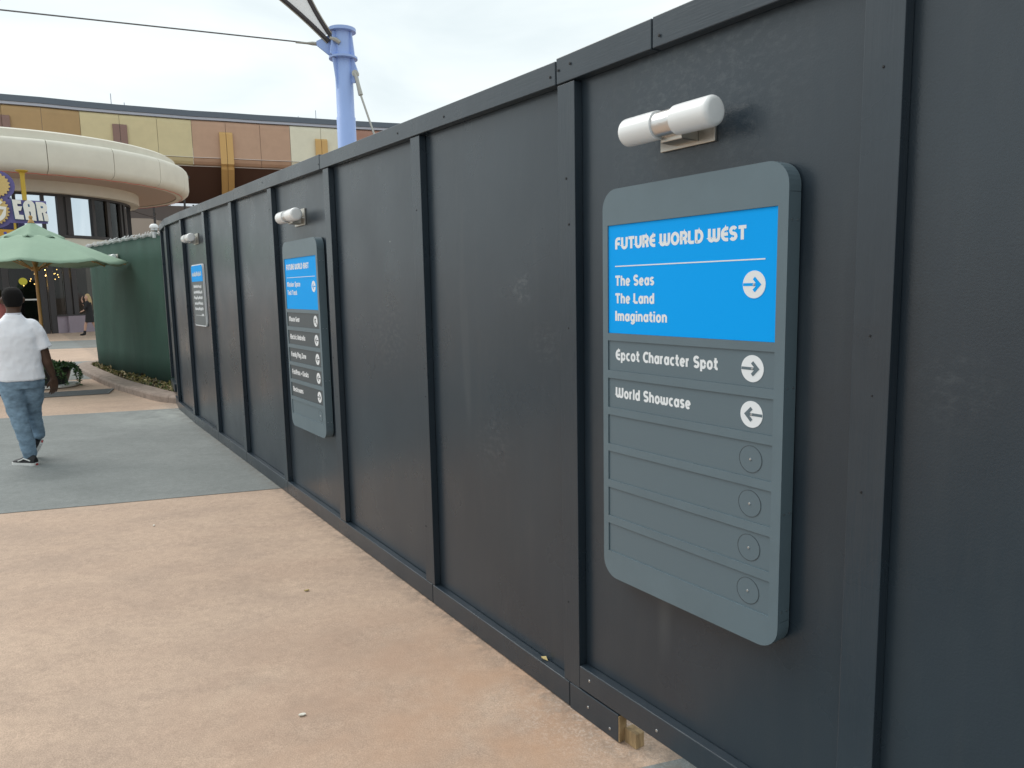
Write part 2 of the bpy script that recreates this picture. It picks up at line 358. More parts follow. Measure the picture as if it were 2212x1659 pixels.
gl('C', .62, arc(.40, .5, .31, .41, 50, 310, 16)); gl('G', .72, arc(.40, .5, .31, .41, 50, 350, 16)+[(.68, .47)], [(.42, .46), (.70, .46)])
gl('K', .62, [(.09, 0), (.09, 1)], [(.12, .45), (.55, 1)], [(.2, .5), (.58, 0)])
gl('Z', .60, [(.04, .91), (.5, .91), (.08, .09), (.58, .09)])
gl('h', .56, [(.08, 1), (.08, 0)], [(.08, .42)]+arc(.27, .46, .2, .20, 180, 0, 8)+[(.47, 0)])
gl('n', .56, [(.08, .74), (.08, 0)], [(.08, .42)]+arc(.27, .46, .2, .20, 180, 0, 8)+[(.47, 0)])
gl('m', .86, [(.08, .74), (.08, 0)], [(.08, .46)]+arc(.25, .47, .17, .19, 180, 0, 8)+[(.42, 0)], [(.42, .46)]+arc(.60, .47, .18, .19, 180, 0, 8)+[(.78, 0)])
gl('r', .36, [(.08, .74), (.08, 0)], [(.08, .42)]+arc(.26, .45, .18, .21, 180, 75, 6))
gl('e', .56, [(.09, .36), (.48, .36)], arc(.28, .36, .20, .30, 0, 318, 16))
gl('a', .58, arc(.28, .36, .20, .30, 0, 350, 16), [(.49, .74), (.49, 0)])
gl('d', .58, arc(.28, .36, .20, .30, 0, 350, 16), [(.49, 1), (.49, 0)])
gl('b', .58, arc(.30, .36, .20, .30, 0, 350, 16), [(.09, 1), (.09, 0)])
gl('p', .58, arc(.30, .36, .20, .30, 0, 350, 16), [(.09, .74), (.09, -.26)])
gl('g', .58, arc(.28, .36, .20, .30, 0, 350, 16), [(.49, .74), (.49, .02)]+arc(.29, .0, .20, .20, 0, -150, 8))
gl('o', .60, arc(.30, .36, .21, .30, 0, 348, 18)+[(.51, .36)])
gl('c', .50, arc(.30, .36, .21, .30, 50, 310, 14))
gl('i', .18, [(.09, .74), (.09, 0)], [(.09, .86), (.09, 1.02)]); gl('l', .18, [(.09, 1), (.09, 0)])
gl('t', .40, [(.17, .98), (.17, .24)]+arc(.32, .24, .15, .16, 180, 270, 5)+[(.4, .08)], [(0, .67), (.4, .67)])
gl('u', .56, [(.08, .74), (.08, .28)]+arc(.27, .28, .19, .20, 180, 360, 8)+[(.46, .74)])
gl('w', .86, [(.08, .74), (.08, .27)]+arc(.25, .27, .17, .19, 180, 360, 8)+[(.42, .7)], [(.42, .7), (.42, .27)]+arc(.60, .27, .18, .19, 180, 360, 8)+[(.78, .74)])
gl('y', .54, [(.08, .74), (.08, .36)]+arc(.27, .30, .19, .20, 180, 360, 8), [(.46, .74), (.46, .0)]+arc(.26, .0, .20, .20, 0, -140, 7))
gl('k', .52, [(.08, 1), (.08, 0)], [(.11, .34), (.45, .74)], [(.2, .4), (.48, 0)])
gl('+', .5, [(.04, .42), (.46, .42)], [(.25, .63), (.25, .21)]); gl(':', .18, [(.09, .64), (.09, .48)], [(.09, .2), (.09, .04)])
def ribbon(mb, pts, h, y, x0, z0, s):
    pts = [Vector(p) for p in pts]; n = len(pts); Lf = []; Rf = []
    for i in range(n):
        d0 = (pts[i]-pts[i-1]).normalized() if i else None; d1 = (pts[i+1]-pts[i]).normalized() if i < n-1 else None
        if d0 is None: d0 = d1
        if d1 is None: d1 = d0
        t = d0+d1
        t = t.normalized() if t.length > 1e-4 else d0
        nrm = Vector((-t.y, t.x)); k = h/max(.45, nrm.dot(Vector((-d0.y, d0.x))))
        Lf.append(pts[i]+nrm*k); Rf.append(pts[i]-nrm*k)
    v = [(x0+p.x*s, y, z0+p.y*s) for p in Lf]+[(x0+p.x*s, y, z0+p.y*s) for p in Rf]
    mb.add(v, [(i, i+n, i+1+n, i+1) for i in range(n-1)])
def text(parent, s, x, z, y, cap, m, width=None, bold=.09, track=.12, name='lettering', xs=1):
    tot = sum((G[c][0]+track) if c != ' ' else .36 for c in s)-track
    kx = (width/(tot*cap)) if width else 1
    mb = MB(); cx = 0
    for c in s:
        if c == ' ': cx += .36; continue
        for j, p in enumerate(G[c][1]): ribbon(mb, [(cx+a, b) for a, b in p], bold*(1 if c.isupper() or c in '+:' else .92), y-.00012*j, 0, z, cap)
        cx += G[c][0]+track
    for q in mb.v: q.x = x+q.x*kx
    o = mb.build(name, m, parent); return o
def disc(parent, x, z, y, r, m, name='arrow_disc', t=.0012):
    mb = MB().lathe([(r, 0), (r, -t), (.0002, -t)], 40, (x, y, z), ax='y'); return mb.build(name, m, parent, fix=True)
def arrow(parent, x, z, y, r, ang, m):
    mb = MB(); a = R(ang)
    def rot(p): return (p[0]*math.cos(a)-p[1]*math.sin(a), p[0]*math.sin(a)+p[1]*math.cos(a))
    ribbon(mb, [rot(q) for q in ((-.97, 0), (.38, 0))], .105, y, x, z, r)
    ribbon(mb, [rot(q) for q in ((-.02, .47), (.46, 0), (-.02, -.47))], .13, y-.0002, x, z, r)
    return mb.build('arrow', m, parent)
def rrect(x0, x1, z0, z1, r, n=7, corners='1111'):
    P = []
    for i, (cx, cz, a) in enumerate(((x1-r, z1-r, 0), (x0+r, z1-r, 90), (x0+r, z0+r, 180), (x1-r, z0+r, 270))):
        if corners[i] == '1': P += [(cx+r*math.cos(R(a+90*k/n)), cz+r*math.sin(R(a+90*k/n))) for k in range(n+1)]
        else: P.append((x1 if i in (0, 3) else x0, z1 if i < 2 else z0))
    return P
# ------------------------------------------------------------------ directory signs
def wall_empty(name, u, z, w=0):
    p = O0+DV*u+NV*(w+woff(u)); return empty(name, (p.x, p.y, z), WROT)
ROWS = [(1.545-2.064, 1.440-2.064), (1.412-2.064, 1.307-2.064), (1.280-2.064, 1.174-2.064), (1.147-2.064, 1.041-2.064), (1.013-2.064, .907-2.064), (.879-2.064, .774-2.064)]
def directory(ul, ztop, title, tw, lines, arr0, rows, label):
    """x from 0 (left) to .755, z measured down from the top edge, front face at y=-.058"""
    Wd, Hd, rad, yb, yf = .755, 1.388, .068, -.008, -.0535
    g = wall_empty('directory_sign', ul, ztop-Hd); tag(g, label, 'sign', 'directory signs on the fence')
    def Z(z): return z+Hd
    # side shell in three pieces
    cuts = [(Z(-.085), Hd, '1100'), (Z(-1.30), Z(-.0862), '0000'), (0, Z(-1.3012), '0011')]
    for a, b, cn in cuts: MB().prism(rrect(0, Wd, a, b, rad, 8, cn), yf, yb).build('casing', M['signgrey'], g, fix=True)
    # front plate with openings
    xs = [0, .026, .722, Wd]; zz = [-.121, -.493]
    for a, b in ROWS: zz += [a, b]
    mb = MB(); f0, f1 = -.0605, -.0537
    mb.prism(rrect(0, Wd, Z(-.121), Hd, rad, 8, '1100'), f0, f1)
    mb.prism(rrect(0, Wd, 0, Z(zz[-1]), rad, 8, '0011'), f0, f1)
    for i in range(len(zz)-1):
        if i % 2: mb.box(xs[1], xs[2], f0, f1, Z(zz[i+1]), Z(zz[i]))
    mb.box(xs[0], xs[1], f0, f1, Z(zz[-1]), Z(-.121)); mb.box(xs[2], xs[3], f0, f1, Z(zz[-1]), Z(-.121))
    mb.build('front_plate', M['signgrey'], g, fix=True)
    # blue header
    h = MB().box(.0265, .7215, -.0565, -.0538, Z(-.4925), Z(-.1215)).build('blue_header', M['blue'], g)
    y = -.0569
    text(h, title, .063, Z(-.204), y, .036*1.08, M['white'], tw, bold=.128)
    MB().box(.061, .682, y-.0003, y, Z(-.2635), Z(-.2598)).build('rule_line', M['white'], h)
    for i, (s, wd) in enumerate(lines): text(h, s, .062, Z(-.328-.0605*i), y, .034, M['white'], wd, bold=.12)
    disc(h, .646, Z(-.332), y+.0004, .039, M['white']); arrow(h, .646, Z(-.332), y-.0011, .039, arr0, M['blue'])
    MB().lathe([(.0045, 0), (.003, -.002), (.0002, -.002)], 8, (.646, y-.0012, Z(-.332)), ax='y').build('screw', M['screw'], h)
    for i, (a, b) in enumerate(ROWS):
        r = rows[i] if i < len(rows) else None
        slot = MB().box(.0265, .7215, -.0563, -.0538, Z(b)+.0005, Z(a)-.0005).build('name_slat', M['signdark'] if (r and r[3]) else M['signslot'], g)
        zc = Z((a+b)/2)
        if r:
            text(slot, r[0], .063, zc-.014, y+.0002, .036, M['white'], r[1], bold=.122)
            disc(slot, .646, zc, y+.0006, .039, M['white']); arrow(slot, .646, zc, y-.0011, .039, r[2], M['signdark'] if r[3] else M['signslot'])
        else:
            MB().lathe([(.0405, 0), (.0405, -.0010), (.0395, -.0010), (.0395, 0)], 40, (.646, -.0563, zc), ax='y').build('blank_disc_ring', M['signdark'], slot)
            MB().lathe([(.0385, 0), (.0385, -.0009), (.0002, -.0009)], 40, (.646, -.0563, zc), ax='y').build('blank_disc', M['signslot'], slot, fix=True)
        MB().lathe([(.0042, 0), (.003, -.002), (.0002, -.002)], 8, (.646, y-.0008, zc), ax='y').build('screw', M['screw'], slot)
    sm = MB()
    for z in (-.16, -.62, -.98, -1.27):
        for yy in (-.02, -.045): sm.lathe([(.003, Wd), (.003, Wd+.0008), (.0002, Wd+.001)], 8, (0, yy, Z(z)), ax='x')
    o = sm.build('side_screws', M['screw'], g); o['kind'] = 'stuff'
    return g
directory(-.245, 2.064, 'FUTURE WORLD WEST', .552, [('The Seas', .187), ('The Land', .188), ('Imagination', .246)], 0,
          [('Epcot Character Spot', .456, 0, 0), ('World Showcase', .349, 180, 0)],
          'large grey directory sign with blue FUTURE WORLD WEST header, nearest the camera')
directory(3.43, 2.104, 'FUTURE WORLD EAST', .50, [('Mission: Space', .30), ('Test Track', .22)], 180,
          [('Mouse Gear', .24, 135, 1), ('Electric Umbrella', .34, 180, 1), ('Family Play Zone', .34, 180, 1), ('FastPass + Kiosks', .37, 180, 1), ('Restrooms', .23, 0, 1)],
          'grey directory sign with blue FUTURE WORLD EAST header, in the middle of the fence')
# small notice sign
ns = wall_empty('notice_sign', 7.03, 1.375); tag(ns, 'small notice sign with blue top and white-edged grey panel, farthest along the fence', 'sign')
Hn, Wn = .69, .60
MB().prism(rrect(0, Wn, 0, Hn, .05), -.022, -.002).build('white_edge', M['white'], ns, fix=True)
body = MB().prism(rrect(.012, Wn-.012, .012, Hn-.012, .042), -.0245, -.0215).build('grey_panel', mat('notice_grey', (.12, .135, .14), .5), ns, fix=True)
MB().prism(rrect(.012, Wn-.012, Hn-.19, Hn-.012, .042, 7, '1100'), -.0262, -.0246).build('blue_header', M['blue'], ns, fix=True)
pm = mat('faded_print', (.62, .68, .70), .6, var=.25, vscale=60)
def blur_line(x0, x1, z, h, m):   # print too small to read: uneven word blocks
    mb = MB(); x = x0
    while x < x1-.01:
        w = min(random.uniform(.03, .075), x1-x); z_ = z+random.uniform(-.004, .004)
        n = max(2, int(w/.009))
        for k in range(n): mb.box(x+k*w/n, x+(k+.8)*w/n, -.0268, -.0264, z_, z_+h*random.uniform(.7, 1.15))
        x += w+.009
    mb.build('printed_line', m, ns)
blur_line(.06, .53, Hn-.13, .045, pm)
for i, (a, b) in enumerate(((.09, .50), (.08, .53), (.08, .54), (.10, .53), (.10, .53))): blur_line(a, b, Hn-.262-.062*i, .03, M['white'])
blur_line(.42, .54, Hn-.575, .025, M['white'])
MB().box(.11, .55, -.0258, -.0248, .118, .122).build('thin_line', M['white'], ns)

# ------------------------------------------------------------------ wall lamps
def lamp(u, z, label, parent_rot=WROT, loc=None):
    if loc is None: g = wall_empty('wall_lamp', u, z)
    else: g = empty('wall_lamp', loc, parent_rot)
    tag(g, label, 'lamp', 'tube lamps on the fence')
    MB().box(-.113, .113, -.012, -.0005, -.058, .058).build('back_plate', M['nickel'], g, bevel=.002)
    MB().hexa([(-.045, -.08, -.045), (.045, -.08, -.045), (.05, -.0125, -.048), (-.05, -.0125, -.048), (-.045, -.08, -.01), (.045, -.08, -.01), (.05, -.0125, .02), (-.05, -.0125, .02)]).build('bracket', M['nickel'], g, bevel=.003)
    c = (0, -.092, .008)
    MB().lathe([(.036, -.04), (.0385, -.04), (.0385, .04), (.036, .04)], 36, c, ax='x').build('steel_band', M['chrome'], g, smooth=True)
    for s in (-1, 1):
        pr = [(.0355, .038), (.044, .040), (.0445, .06)]+[(.0445, .165)]+[(.0445-.016*(1-math.cos(R(t))), .172+.016*math.sin(R(t))) for t in (15, 30, 45, 60, 75, 90)]+[(.0002, .1885)]
        MB().lathe([(r, x*s) for r, x in pr], 40, c, ax='x').build('opal_diffuser', M['opal'], g, smooth=True, fix=True)
    MB().lathe([(.005, 0), (.005, -.01), (.0002, -.012)], 10, (.09, -.012, -.01), ax='y').build('thumb_screw', M['screw'], g)
    return g
lamp(-.588, 2.219, 'white double-ended tube lamp above the nearest directory sign')
lamp(3.14, 2.268, 'white double-ended tube lamp above the middle directory sign')
lamp(6.72, 2.345, 'white double-ended tube lamp above the small notice sign')
# ------------------------------------------------------------------ green screened fence and planting bed
M['green'] = mat('green_screen_mesh', (.021, .066, .048), .75, spec=.3, var=.18, vscale=2.5, bump=.5, bscale=260, stretch=(1, 1, .5))
M['galv'] = mat('galvanised_wire', (.5, .52, .53), .4, metal=1)
FA, FB = Vector((-4.97, 11.36)), Vector((-8.38, 15.15)); FC = Vector((-8.84, 15.95)); FD = Vector((-3.0, 21.5))
gf_root = empty('screened_fence', (FA.x, FA.y, zg(*FA)))
tag(gf_root, 'dark green mesh screen fence with wire ties along its top edge beyond the plywood', 'fence')
def fence_pt(t):     # path FA -> FB -> FC (rounded) -> FD
    pts = [FA, FA.lerp(FB, .5), FB, FB.lerp(FC, .5)+Vector((-.03, 0)), FC, Vector((-8.7, 16.5)), FD]
    ln = [0]
    for a, b in zip(pts, pts[1:]): ln.append(ln[-1]+(b-a).length)
    d = t*ln[-1]
    for i in range(len(pts)-1):
        if d <= ln[i+1]+1e-6: return pts[i].lerp(pts[i+1], (d-ln[i])/(ln[i+1]-ln[i]))
    return pts[-1]
v = []; f = []; nS = 110
for i in range(nS+1):
    p = fence_pt(i/nS); zt_ = 2.66+.012*i/nS*9+.018*math.sin(i*1.9)*random.uniform(.3, 1)
    wob = .012*math.sin(i*.7)
    for k in range(7):
        z = zg(p.x, p.y)+.10+(zt_-.3)*k/6
        off = wob*math.sin(k*1.3+i*.35)
        v.append((p.x-FA.x-.6*off, p.y-FA.y-.6*off, z-zg(*FA)))
for i in range(nS):
    for k in range(6): a = i*7+k; f.append((a, a+7, a+8, a+1))
o = mesh('green_screen', v, f, M['green'], gf_root, True); m_ = o.modifiers.new('t', 'SOLIDIFY'); m_.thickness = .006
mb = MB(); tp = []
for i in range(nS+1):
    q = v[i*7+6]; tp.append((q[0]-.012, q[1]-.012, q[2]+.012))
mb.tube(tp[:70], .010, 6); mb.build('top_wire', M['galv'], gf_root, True)
tm = MB()
for i in range(0, 170):
    a = i/170*69; k = int(a); q = Vector(tp[k]).lerp(Vector(tp[k+1]), a-k)
    h = random.uniform(.02, .06)
    tm.tube([q+Vector((0, 0, -.03)), q+Vector((random.uniform(-.02, .01), -.02, h*.6)), q+Vector((random.uniform(-.01, .03), .01, h))], .0048, 4)
o = tm.build('wire_ties', mat('pale_ties', (.62, .64, .65), .5), gf_root); o['kind'] = 'stuff'
for t in (0.004, .2, .4):
    p = fence_pt(t)-FA; n_ = Vector((.77, .63))*.05
    MB().tube([(p.x+n_.x, p.y+n_.y, 0), (p.x+n_.x, p.y+n_.y, 2.55)], .03, 10).build('fence_post', M['galv'], gf_root)
# white domed cap lamp on the end post
dc = empty('dome_cap', (-5.33, 11.42, 2.585)); tag(dc, 'small white domed cap on the post where the plywood meets the green screen', 'post cap')
MB().lathe([(.0002, .21), (.03, .205), (.052, .19), (.062, .168), (.062, .148), (.05, .143)], 20).build('dome', M['white'], dc, True)
MB().lathe([(.048, .144), (.048, .11), (.03, .09), (.03, 0)], 16).build('neck', M['galv'], dc, True)
# lamp on the green fence half hidden behind the umbrella
p = FA.lerp(FB, .62)-Vector((.77, .63))*.03
lamp(0, 0, 'tube lamp on the green screen fence, half hidden behind the umbrella', parent_rot=math.atan2(-(FB-FA).y, -(FB-FA).x), loc=(p.x, p.y, 2.42))
# low curb
CO = [(-4.62, 10.42), (-4.94, 10.60), (-5.22, 10.78), (-5.87, 11.42), (-6.75, 12.40), (-7.89, 13.86), (-8.75, 15.0), (-9.1, 15.55), (-9.28, 16.05), (-9.22, 16.55), (-8.9, 16.95), (-8.3, 17.3)]
def smooth_path(P, n=4):
    P = [Vector(p) for p in P]; out = []
    for i in range(len(P)-1):
        p0, p1, p2, p3 = P[max(i-1, 0)], P[i], P[i+1], P[min(i+2, len(P)-1)]
        for k in range(n):
            t = k/n; out.append(.5*((2*p1)+(-p0+p2)*t+(2*p0-5*p1+4*p2-p3)*t*t+(-p0+3*p1-3*p2+p3)*t**3))
    out.append(P[-1]); return out
cs = smooth_path(CO)
M['curb'] = mat('curb_concrete', (.30, .235, .195), .85, var=.28, vscale=9, bump=.6, bscale=90)
curb = empty('curb', (cs[0].x, cs[0].y, 0)); tag(curb, 'low curved concrete curb around the planting bed below the green fence', 'curb')
def nrm(i):
    t = (cs[min(i+1, len(cs)-1)]-cs[max(i-1, 0)]).normalized(); return Vector((t.y, -t.x))
prof = [(0, -.02), (.0, .075), (.012, .096), (.035, .104), (.25, .108), (.285, .10), (.30, .08), (.30, -.02)]
def curbpiece(i0, i1):
    mb = MB(); v = []; f = []; n = len(prof)
    for i in range(i0, i1+1):
        for w, z in prof:
            q = cs[i]+nrm(i)*w; qq = q-cs[0]
            if i == i1: t = (cs[i]-cs[i-1]).normalized()*-.006; qq = qq+t
            v.append((qq.x, qq.y, zg(q.x, q.y)+z))
    for i in range(i1-i0):
        for k in range(n-1): f.append((i*n+k, i*n+k+1, (i+1)*n+k+1, (i+1)*n+k))
    f.append(tuple(range(n-1, -1, -1))); f.append(tuple((i1-i0)*n+k for k in range(n)))
    mb.add(v, f).build('curb_stone', M['curb'], curb, fix=True)
for a, b in ((0, 4), (4, 18), (18, 30), (30, 44)): curbpiece(a, b)
inner = [cs[i]+nrm(i)*.29 for i in range(len(cs))]
sv = []; sf = []
for i, q in enumerate(inner):
    t = i/(len(inner)-1); e = fence_pt(min(.58, t*.58))+Vector((.15, .12))
    sv += [(q.x, q.y, zg(q.x, q.y)+.05), (e.x, e.y, zg(e.x, e.y)+.10)]
for i in range(len(inner)-1): sf.append((2*i, 2*i+1, 2*i+3, 2*i+2))
tag(mesh('soil', sv, sf, mat('bed_soil', (.06, .045, .03), .95, var=.4, vscale=20)), kind='structure')
def leaf_mesh(name, pts, mats, parent=None, size=(.03, .06), flat=.5, blade=False):
    v = []; f = []; mi = []
    for (p, n) in pts:
        p = Vector(p); L_ = random.uniform(*size); wd = L_*(.16 if blade else random.uniform(.55, .8))
        ax = Vector((random.gauss(0, 1), random.gauss(0, 1), random.gauss(0, flat)))+Vector(n)*.8
        ax.normalize(); sd = ax.cross(Vector((random.gauss(0, 1), random.gauss(0, 1), random.gauss(0, 1)))).normalized()*wd/2
        up_ = ax.cross(sd).normalized()*L_*.12
        b = len(v); v += [p, p+ax*L_*.45+sd+up_, p+ax*L_, p+ax*L_*.45-sd+up_]; f.append((b, b+1, b+2)); f.append((b, b+2, b+3))
        k = random.choices(range(len(mats)), [m[1] for m in mats])[0]; mi += [k, k]
    o = mesh(name, v, f, None, parent)
    for m, _ in mats: o.data.materials.append(m)
    o.data.polygons.foreach_set('material_index', mi); return o
lf = [mat('leaf_%d' % i, c, .55, spec=.35) for i, c in enumerate(((.10, .12, .03), (.20, .17, .05), (.055, .085, .03), (.34, .27, .14), (.07, .05, .03)))]
pts = []
for i in range(3600):
    t = random.random(); k = t*(len(inner)-1); a = int(min(k, len(inner)-2)); q = inner[a].lerp(inner[a+1], k-a)
    e = fence_pt(min(.58, t*.58)); s_ = random.random()**.8*.92
    p = q.lerp(e, s_); clump = .5+.5*math.sin(t*70+3*math.sin(t*23))
    pts.append(((p.x, p.y, zg(p.x, p.y)+.06+random.random()**1.5*(.02+.05*clump)), (0, 0, .5)))
o = leaf_mesh('ground_cover', pts, [(lf[0], 2), (lf[1], 3), (lf[2], 1), (lf[3], 3.5), (lf[4], 1.5)], None, (.03, .08), .5, False)
tag(o, 'low dry yellow-green ground cover in the bed below the green fence', 'plants', kind='stuff')
# grate
gr = empty('floor_grate', (-7.09, 11.22, zg(-7.09, 11.22)+.006), math.atan2(.36, .93)); tag(gr, 'dark grey metal floor grate in the paving beside the potted plant', 'grate')
M['grate'] = mat('grate_metal', (.13, .14, .145), .6, metal=.2)
MB().box(-.25, .86, 0, .03, 0, .012).box(-.25, .86, .57, .60, 0, .012).box(-.25, -.22, .031, .569, 0, .012).box(.83, .86, .031, .569, 0, .012).build('grate_frame', M['grate'], gr)
for k in range(17): MB().box(-.219, .829, .045+k*.031, .060+k*.031, 0, .010).build('grate_bar', M['grate'], gr)
MB().box(-.2, .82, .04, .565, -.003, .001).build('grate_pit', M['dark'], gr)
# ------------------------------------------------------------------ umbrella standing in a planter
UB = Vector((-7.90, 12.59)); ub = zg(*UB)
um = empty('market_umbrella', (UB.x, UB.y, ub), R(24)); tag(um, 'pale green fabric market umbrella on a wooden pole beside the green fence', 'umbrella')
M['canvas'] = mat('pale_green_canvas', (.275, .385, .29), .8, spec=.2, var=.05, vscale=3, bump=.25, bscale=300)
nt_ = nodes(M['canvas']); nt_[2].inputs['Transmission Weight'].default_value = 0
M['wood'] = mat('umbrella_wood', (.42, .24, .08), .5, var=.3, vscale=20, stretch=(1, 1, .1))
zu = lambda z: z-ub
def canopy(rad0, rad1, z0, z1, sagr, name, m, rows=9, sub=8, curve=.0, dip=.05):
    v = []; f = []; n = 8*sub
    for i in range(rows+1):
        t = i/rows
        for k in range(n):
            a = 2*math.pi*k/n; s_ = (k % sub)/sub; d = math.sin(math.pi*s_)
            chord = math.cos(math.pi/8)/math.cos(math.pi/8-2*math.pi/8*abs(s_)) if sub else 1
            r = rad0+(rad1-rad0)*t
            rr = r*(1+(chord-1)*min(1, t*1.2))
            z = z0+(z1-z0)*(t**(1-curve))-dip*d*t*t*.6-sagr*d*t
            wr = .006*math.sin(k*2.7+i*1.7)*t
            v.append((rr*math.cos(a), rr*math.sin(a), z+wr))
    for i in range(rows):
        for k in range(n): f.append((i*n+k, (i+1)*n+k, (i+1)*n+(k+1) % n, i*n+(k+1) % n))
    o = mesh(name, v, f, m, um, True); s2 = o.modifiers.new('t', 'SOLIDIFY'); s2.thickness = .004; s2.offset = 1
    return o
canopy(.30, 1.40, zu(2.755), zu(2.30), .03, 'canopy', M['canvas'], dip=.035)
canopy(.02, .47, zu(2.965), zu(2.715), .012, 'vent_cap', M['canvas'], 6, 8, .12, dip=.06)
MB().tube([(0, 0, .05), (0, 0, zu(2.95))], .026, 14).build('pole', M['wood'], um, True)
MB().lathe([(.0002, .125), (.02, .12), (.03, .10), (.028, .08), (.018, .068), (.03, .05), (.045, .02), (.05, 0)], 16, (0, 0, zu(2.955))).build('finial', M['wood'], um, True)
MB().lathe([(.03, 0), (.065, 0), (.065, .07), (.03, .07)], 14, (0, 0, zu(2.17))).build('rib_hub', M['wood'], um)
for k in range(8):
    a = k*math.pi/4; c_, s_ = math.cos(a), math.sin(a)
    rbm = MB().tube([(.05*c_, .05*s_, zu(2.80)), (1.345*c_, 1.345*s_, zu(2.272))], .012, 5).build('rib', M['wood'], um)
    MB().tube([(.06*c_, .06*s_, zu(2.20)), (.72*c_, .72*s_, zu(2.568))], .009, 5).build('strut', M['wood'], rbm)
    MB().box(-.03, .02, -.012, .012, -.012, .012).build('rib_pocket', M['canvas'], um).matrix_local = Matrix.Translation((1.36*c_, 1.36*s_, zu(2.298))) @ Matrix.Rotation(a, 4, 'Z')
pot = empty('planter_pot', (UB.x, UB.y, ub)); tag(pot, 'round black plant pot with trailing ivy on a white saucer at the umbrella foot', 'plant pot')
MB().lathe([(.0002, .05), (.30, .05), (.34, .16), (.375, .30), (.395, .30), (.395, .33), (.36, .33), (.34, .29), (.0002, .285)], 32).build('pot', mat('black_plastic', (.012, .012, .013), .35), pot, True, fix=True)
MB().lathe([(.0002, .004), (.46, .004), (.485, .02), (.485, .045), (.46, .052), (.0002, .05)], 36).build('saucer', mat('saucer_white', (.62, .62, .60), .6), pot, True, fix=True)
iv = [mat('ivy_%d' % i, c, .45, spec=.4) for i, c in enumerate(((.035, .085, .025), (.06, .13, .04), (.02, .05, .018), (.12, .19, .08)))]
pts = []
for i in range(1500):
    a = random.random()*2*math.pi; r = .40*math.sqrt(random.random()); h = .30+.16*random.random()*(1-.5*(r/.4))
    pts.append(((r*math.cos(a), r*math.sin(a), h), (math.cos(a)*.3, math.sin(a)*.3, .4)))
for j in range(34):
    a = random.random()*2*math.pi if j > 9 else R(-20)+random.uniform(-.6, .6); ln = random.uniform(.08, .2) if j > 9 else random.uniform(.15, .28)
    for k in range(14):
        t = k/13; r = .39+.05*math.sin(t*2)+.06*t; pts.append(((r*math.cos(a+t*.1), r*math.sin(a+t*.1), .36-ln*t*1.2+.03*math.sin(t*3.1)), (math.cos(a), math.sin(a), -.4)))
o = leaf_mesh('ivy_foliage', pts, [(iv[0], 3), (iv[1], 3), (iv[2], 3), (iv[3], .7)], pot, (.035, .07), .5); o['kind'] = 'stuff'
# ------------------------------------------------------------------ shop with round canopy
SC = Vector((-22.54, 34.58)); RF, RC = 4.79, 7.5; gz = .2164
shop = empty('round_shop', (SC.x, SC.y, gz)); tag(shop, 'round shop building with cream overhanging canopy and dark framed windows', 'building')
M['cream'] = mat('cream_render', (.66, .64, .555), .75, var=.05, vscale=1.2, bump=.1, bscale=20)
M['soffit'] = mat('soffit_brown', (.46, .36, .30), .8)
M['frame'] = mat('dark_window_frame', (.035, .032, .034), .5)
M['plum'] = mat('plum_plinth', (.27, .225, .265), .7, var=.08, vscale=2)
def glass(name, tint, refl, dark):
    m = bpy.data.materials.new(name); m.use_nodes = True; t = m.node_tree; t.nodes.clear()
    o = t.nodes.new('ShaderNodeOutputMaterial'); a = t.nodes.new('ShaderNodeBsdfTransparent'); a.inputs[0].default_value = (*tint, 1)
    g_ = t.nodes.new('ShaderNodeBsdfGlossy'); g_.inputs['Roughness'].default_value = .03; x = t.nodes.new('ShaderNodeMixShader')
    fr = t.nodes.new('ShaderNodeFresnel'); fr.inputs[0].default_value = refl
    t.links.new(fr.outputs[0], x.inputs[0]); t.links.new(a.outputs[0], x.inputs[1]); t.links.new(g_.outputs[0], x.inputs[2]); t.links.new(x.outputs[0], o.inputs[0]); return m
M['glass'] = glass('shop_glass', (.42, .43, .42), 1.45, 0)
M['mirror'] = mat('reflective_glass', (.66, .72, .78), .06, metal=1)
H = lambda z: z-gz
def ringpiece(prof, a0, a1, n, name, m, parent=shop, smooth=True):
    mb = MB().lathe(prof, n, (0, 0, 0), a0, a1)
    k = len(prof); mm = n+1
    mb.f.append(tuple(i*mm for i in range(k))); mb.f.append(tuple(i*mm+n for i in range(k-1, -1, -1)))
    return mb.build(name, m, parent, smooth, fix=True)
zb, zt_ = 6.40, 7.66
fp = [(6.9, H(zb)), (7.18, H(zb)), (7.34, H(zb+.05)), (7.45, H(zb+.16)), (7.5, H(zb+.32)), (7.5, H(zt_-.26)), (7.46, H(zt_-.13)), (7.38, H(zt_-.04)), (7.25, H(zt_)), (6.8, H(zt_))]
a = -46.7-18.95*5
while a < 130:
    ringpiece(fp, a+.10, a+18.85, 14, 'canopy_panel', M['cream']); a += 18.95
ringpiece([(6.88, H(zb+.02)), (5.25, H(zb+.02)), (5.25, H(zb+.08)), (6.88, H(zb+.08))], -150, 150, 90, 'soffit', M['soffit'])
ringpiece([(5.24, H(zb+.07)), (5.24, H(5.96)), (RF+.02, H(5.96)), (RF+.02, H(zb+.07))], -150, 150, 90, 'bulkhead', M['cream'])
ringpiece([(6.95, H(zt_-.02)), (6.95, H(zt_+.34)), (6.85, H(zt_+.40)), (4, H(zt_+.5)), (4, H(zt_-.02))], -150, 150, 90, 'parapet', M['cream'])
mb = MB().tube([(7.16*math.cos(R(t)), 7.16*math.sin(R(t)), H(zb)-.02-.012*math.sin(t*.9)) for t in range(-110, 91, 2)], .011, 5)
mb.build('red_rope_light', mat('red_rope', (.65, .10, .08), .5), shop)
